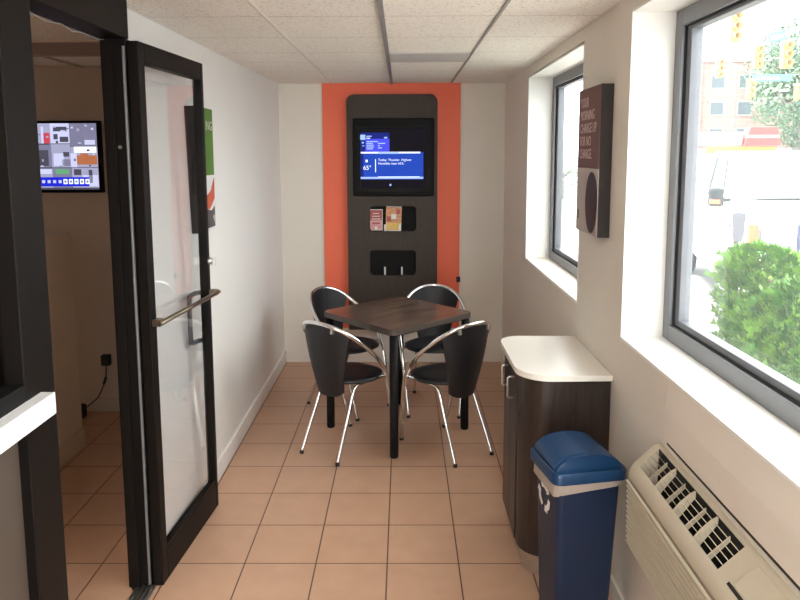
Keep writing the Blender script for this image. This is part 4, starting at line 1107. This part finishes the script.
def namesign(pxa, pxb, pya, pyb, d, label, tilt, s):
    a, c = at(pxa, (pya+pyb)/2, d), at(pxb, (pya+pyb)/2, d); L = c.x - a.x; hgt = (pyb-pya)/683*d
    t = thing('street_sign', ((a.x+c.x)/2, d, a.z), label, 'street sign', 'street name signs on the wires')
    b = MB(); b.obox((0, 0, 0), (L, .06, hgt), ry=tilt, bev=.01); b.build('sign_plate', 'teal', t, **Lb)
    b = MB(); b.text(s, hgt*.7, Matrix.Rotation(tilt, 4, 'Y') @ facing((-L*.42, -.035, -hgt*.25), (1, 0, 0), (0, 0, 1)), 0, .003); b.build('lettering', 'whiteprint', t, **Lb)
    for x in (-L*.35, L*.35):
        b = MB(); b.tube([(x, 0, hgt*.3 - x*math.tan(tilt)), (x, 0, hgt*.9 - x*math.tan(tilt))], .02, 6); b.build('bracket', 'wire', t, **Lb)
namesign(758, 777, 37, 46, 24, 'teal street name sign, the upper one', -.25, 'Main St')
namesign(745, 783, 78, 84.5, 40, 'teal street name sign, the lower one in front of the tree', 0, 'N Market St')
for d, pts, label in ((24.05, [(640, 8), (700, 12), (750, 34), (790, 36), (900, 20)], 'span wire carrying the upper traffic lights'), (40.05, [(640, 40), (700, 57), (745, 76), (790, 78), (900, 60)], 'span wire carrying the lower traffic lights')):
    b = MB(); b.tube([at(x, y, d) for x, y in pts], .018, 6, smooth=6)
    tag(b.build('span_wire', 'wire'), label, 'wire')

# ---------------------------------------------------------------- daylight: overcast sky
w = bpy.data.worlds.new('overcast'); SC.world = w; w.use_nodes = True
nt = w.node_tree; nt.nodes.clear()
o = nt.nodes.new('ShaderNodeOutputWorld'); bg = nt.nodes.new('ShaderNodeBackground')
tc = nt.nodes.new('ShaderNodeTexCoord'); sp = nt.nodes.new('ShaderNodeSeparateXYZ'); rp = nt.nodes.new('ShaderNodeValToRGB')
nt.links.new(tc.outputs['Generated'], sp.inputs[0]); nt.links.new(sp.outputs[2], rp.inputs[0])
rp.color_ramp.elements[0].position = 0.0; rp.color_ramp.elements[0].color = (.86, .91, .95, 1)
rp.color_ramp.elements[1].position = 0.8; rp.color_ramp.elements[1].color = (1.0, 1.0, 1.0, 1)
nt.links.new(rp.outputs[0], bg.inputs[0]); bg.inputs[1].default_value = 1.75
nt.links.new(bg.outputs[0], o.inputs[0])

sun = bpy.data.lights.new('hazy_sun', 'SUN'); so = bpy.data.objects.new('hazy_sun', sun); COL.objects.link(so)
sun.energy = 6.0; sun.angle = math.radians(12); sun.color = (1.0, .96, .90)
so.rotation_euler = Vector((.36, -.14, -.92)).to_track_quat('-Z', 'Y').to_euler(); so.location = (-6, 3, 12)

# ---------------------------------------------------------------- camera
cam = bpy.data.cameras.new('camera'); co = bpy.data.objects.new('camera', cam); COL.objects.link(co)
f_, pitch, yaw, roll, cy0 = 682.62, .1204, -.0057, -.0030, 237.22
cp, sp_, cyw, syw, cr, sr = math.cos(pitch), math.sin(pitch), math.cos(yaw), math.sin(yaw), math.cos(roll), math.sin(roll)
fw = Vector((syw*cp, cyw*cp, -sp_)); rt = Vector((cyw, -syw, 0)); upv = rt.cross(fw)
r2 = rt*cr + upv*sr; u2 = -rt*sr + upv*cr
mw = Matrix(((r2.x, u2.x, -fw.x, 0), (r2.y, u2.y, -fw.y, 0), (r2.z, u2.z, -fw.z, 1.70), (0, 0, 0, 1)))
co.matrix_world = mw
cam.sensor_fit = 'HORIZONTAL'; cam.sensor_width = 36; cam.lens = f_/800*36
cam.shift_y = -(300-cy0)/800; cam.clip_start = .02; cam.clip_end = 300
SC.camera = co

SC.view_settings.view_transform = 'Standard'; SC.view_settings.look = 'None'
SC.view_settings.exposure = 2.26; SC.view_settings.gamma = 1.0; SC.view_settings.use_curve_mapping = False
SC.cycles.max_bounces = 10; SC.cycles.diffuse_bounces = 6; SC.cycles.glossy_bounces = 4; SC.cycles.transparent_max_bounces = 16
SC.cycles.use_denoising = True; SC.cycles.caustics_reflective = False; SC.cycles.caustics_refractive = False
SC.cycles.sample_clamp_indirect = 6
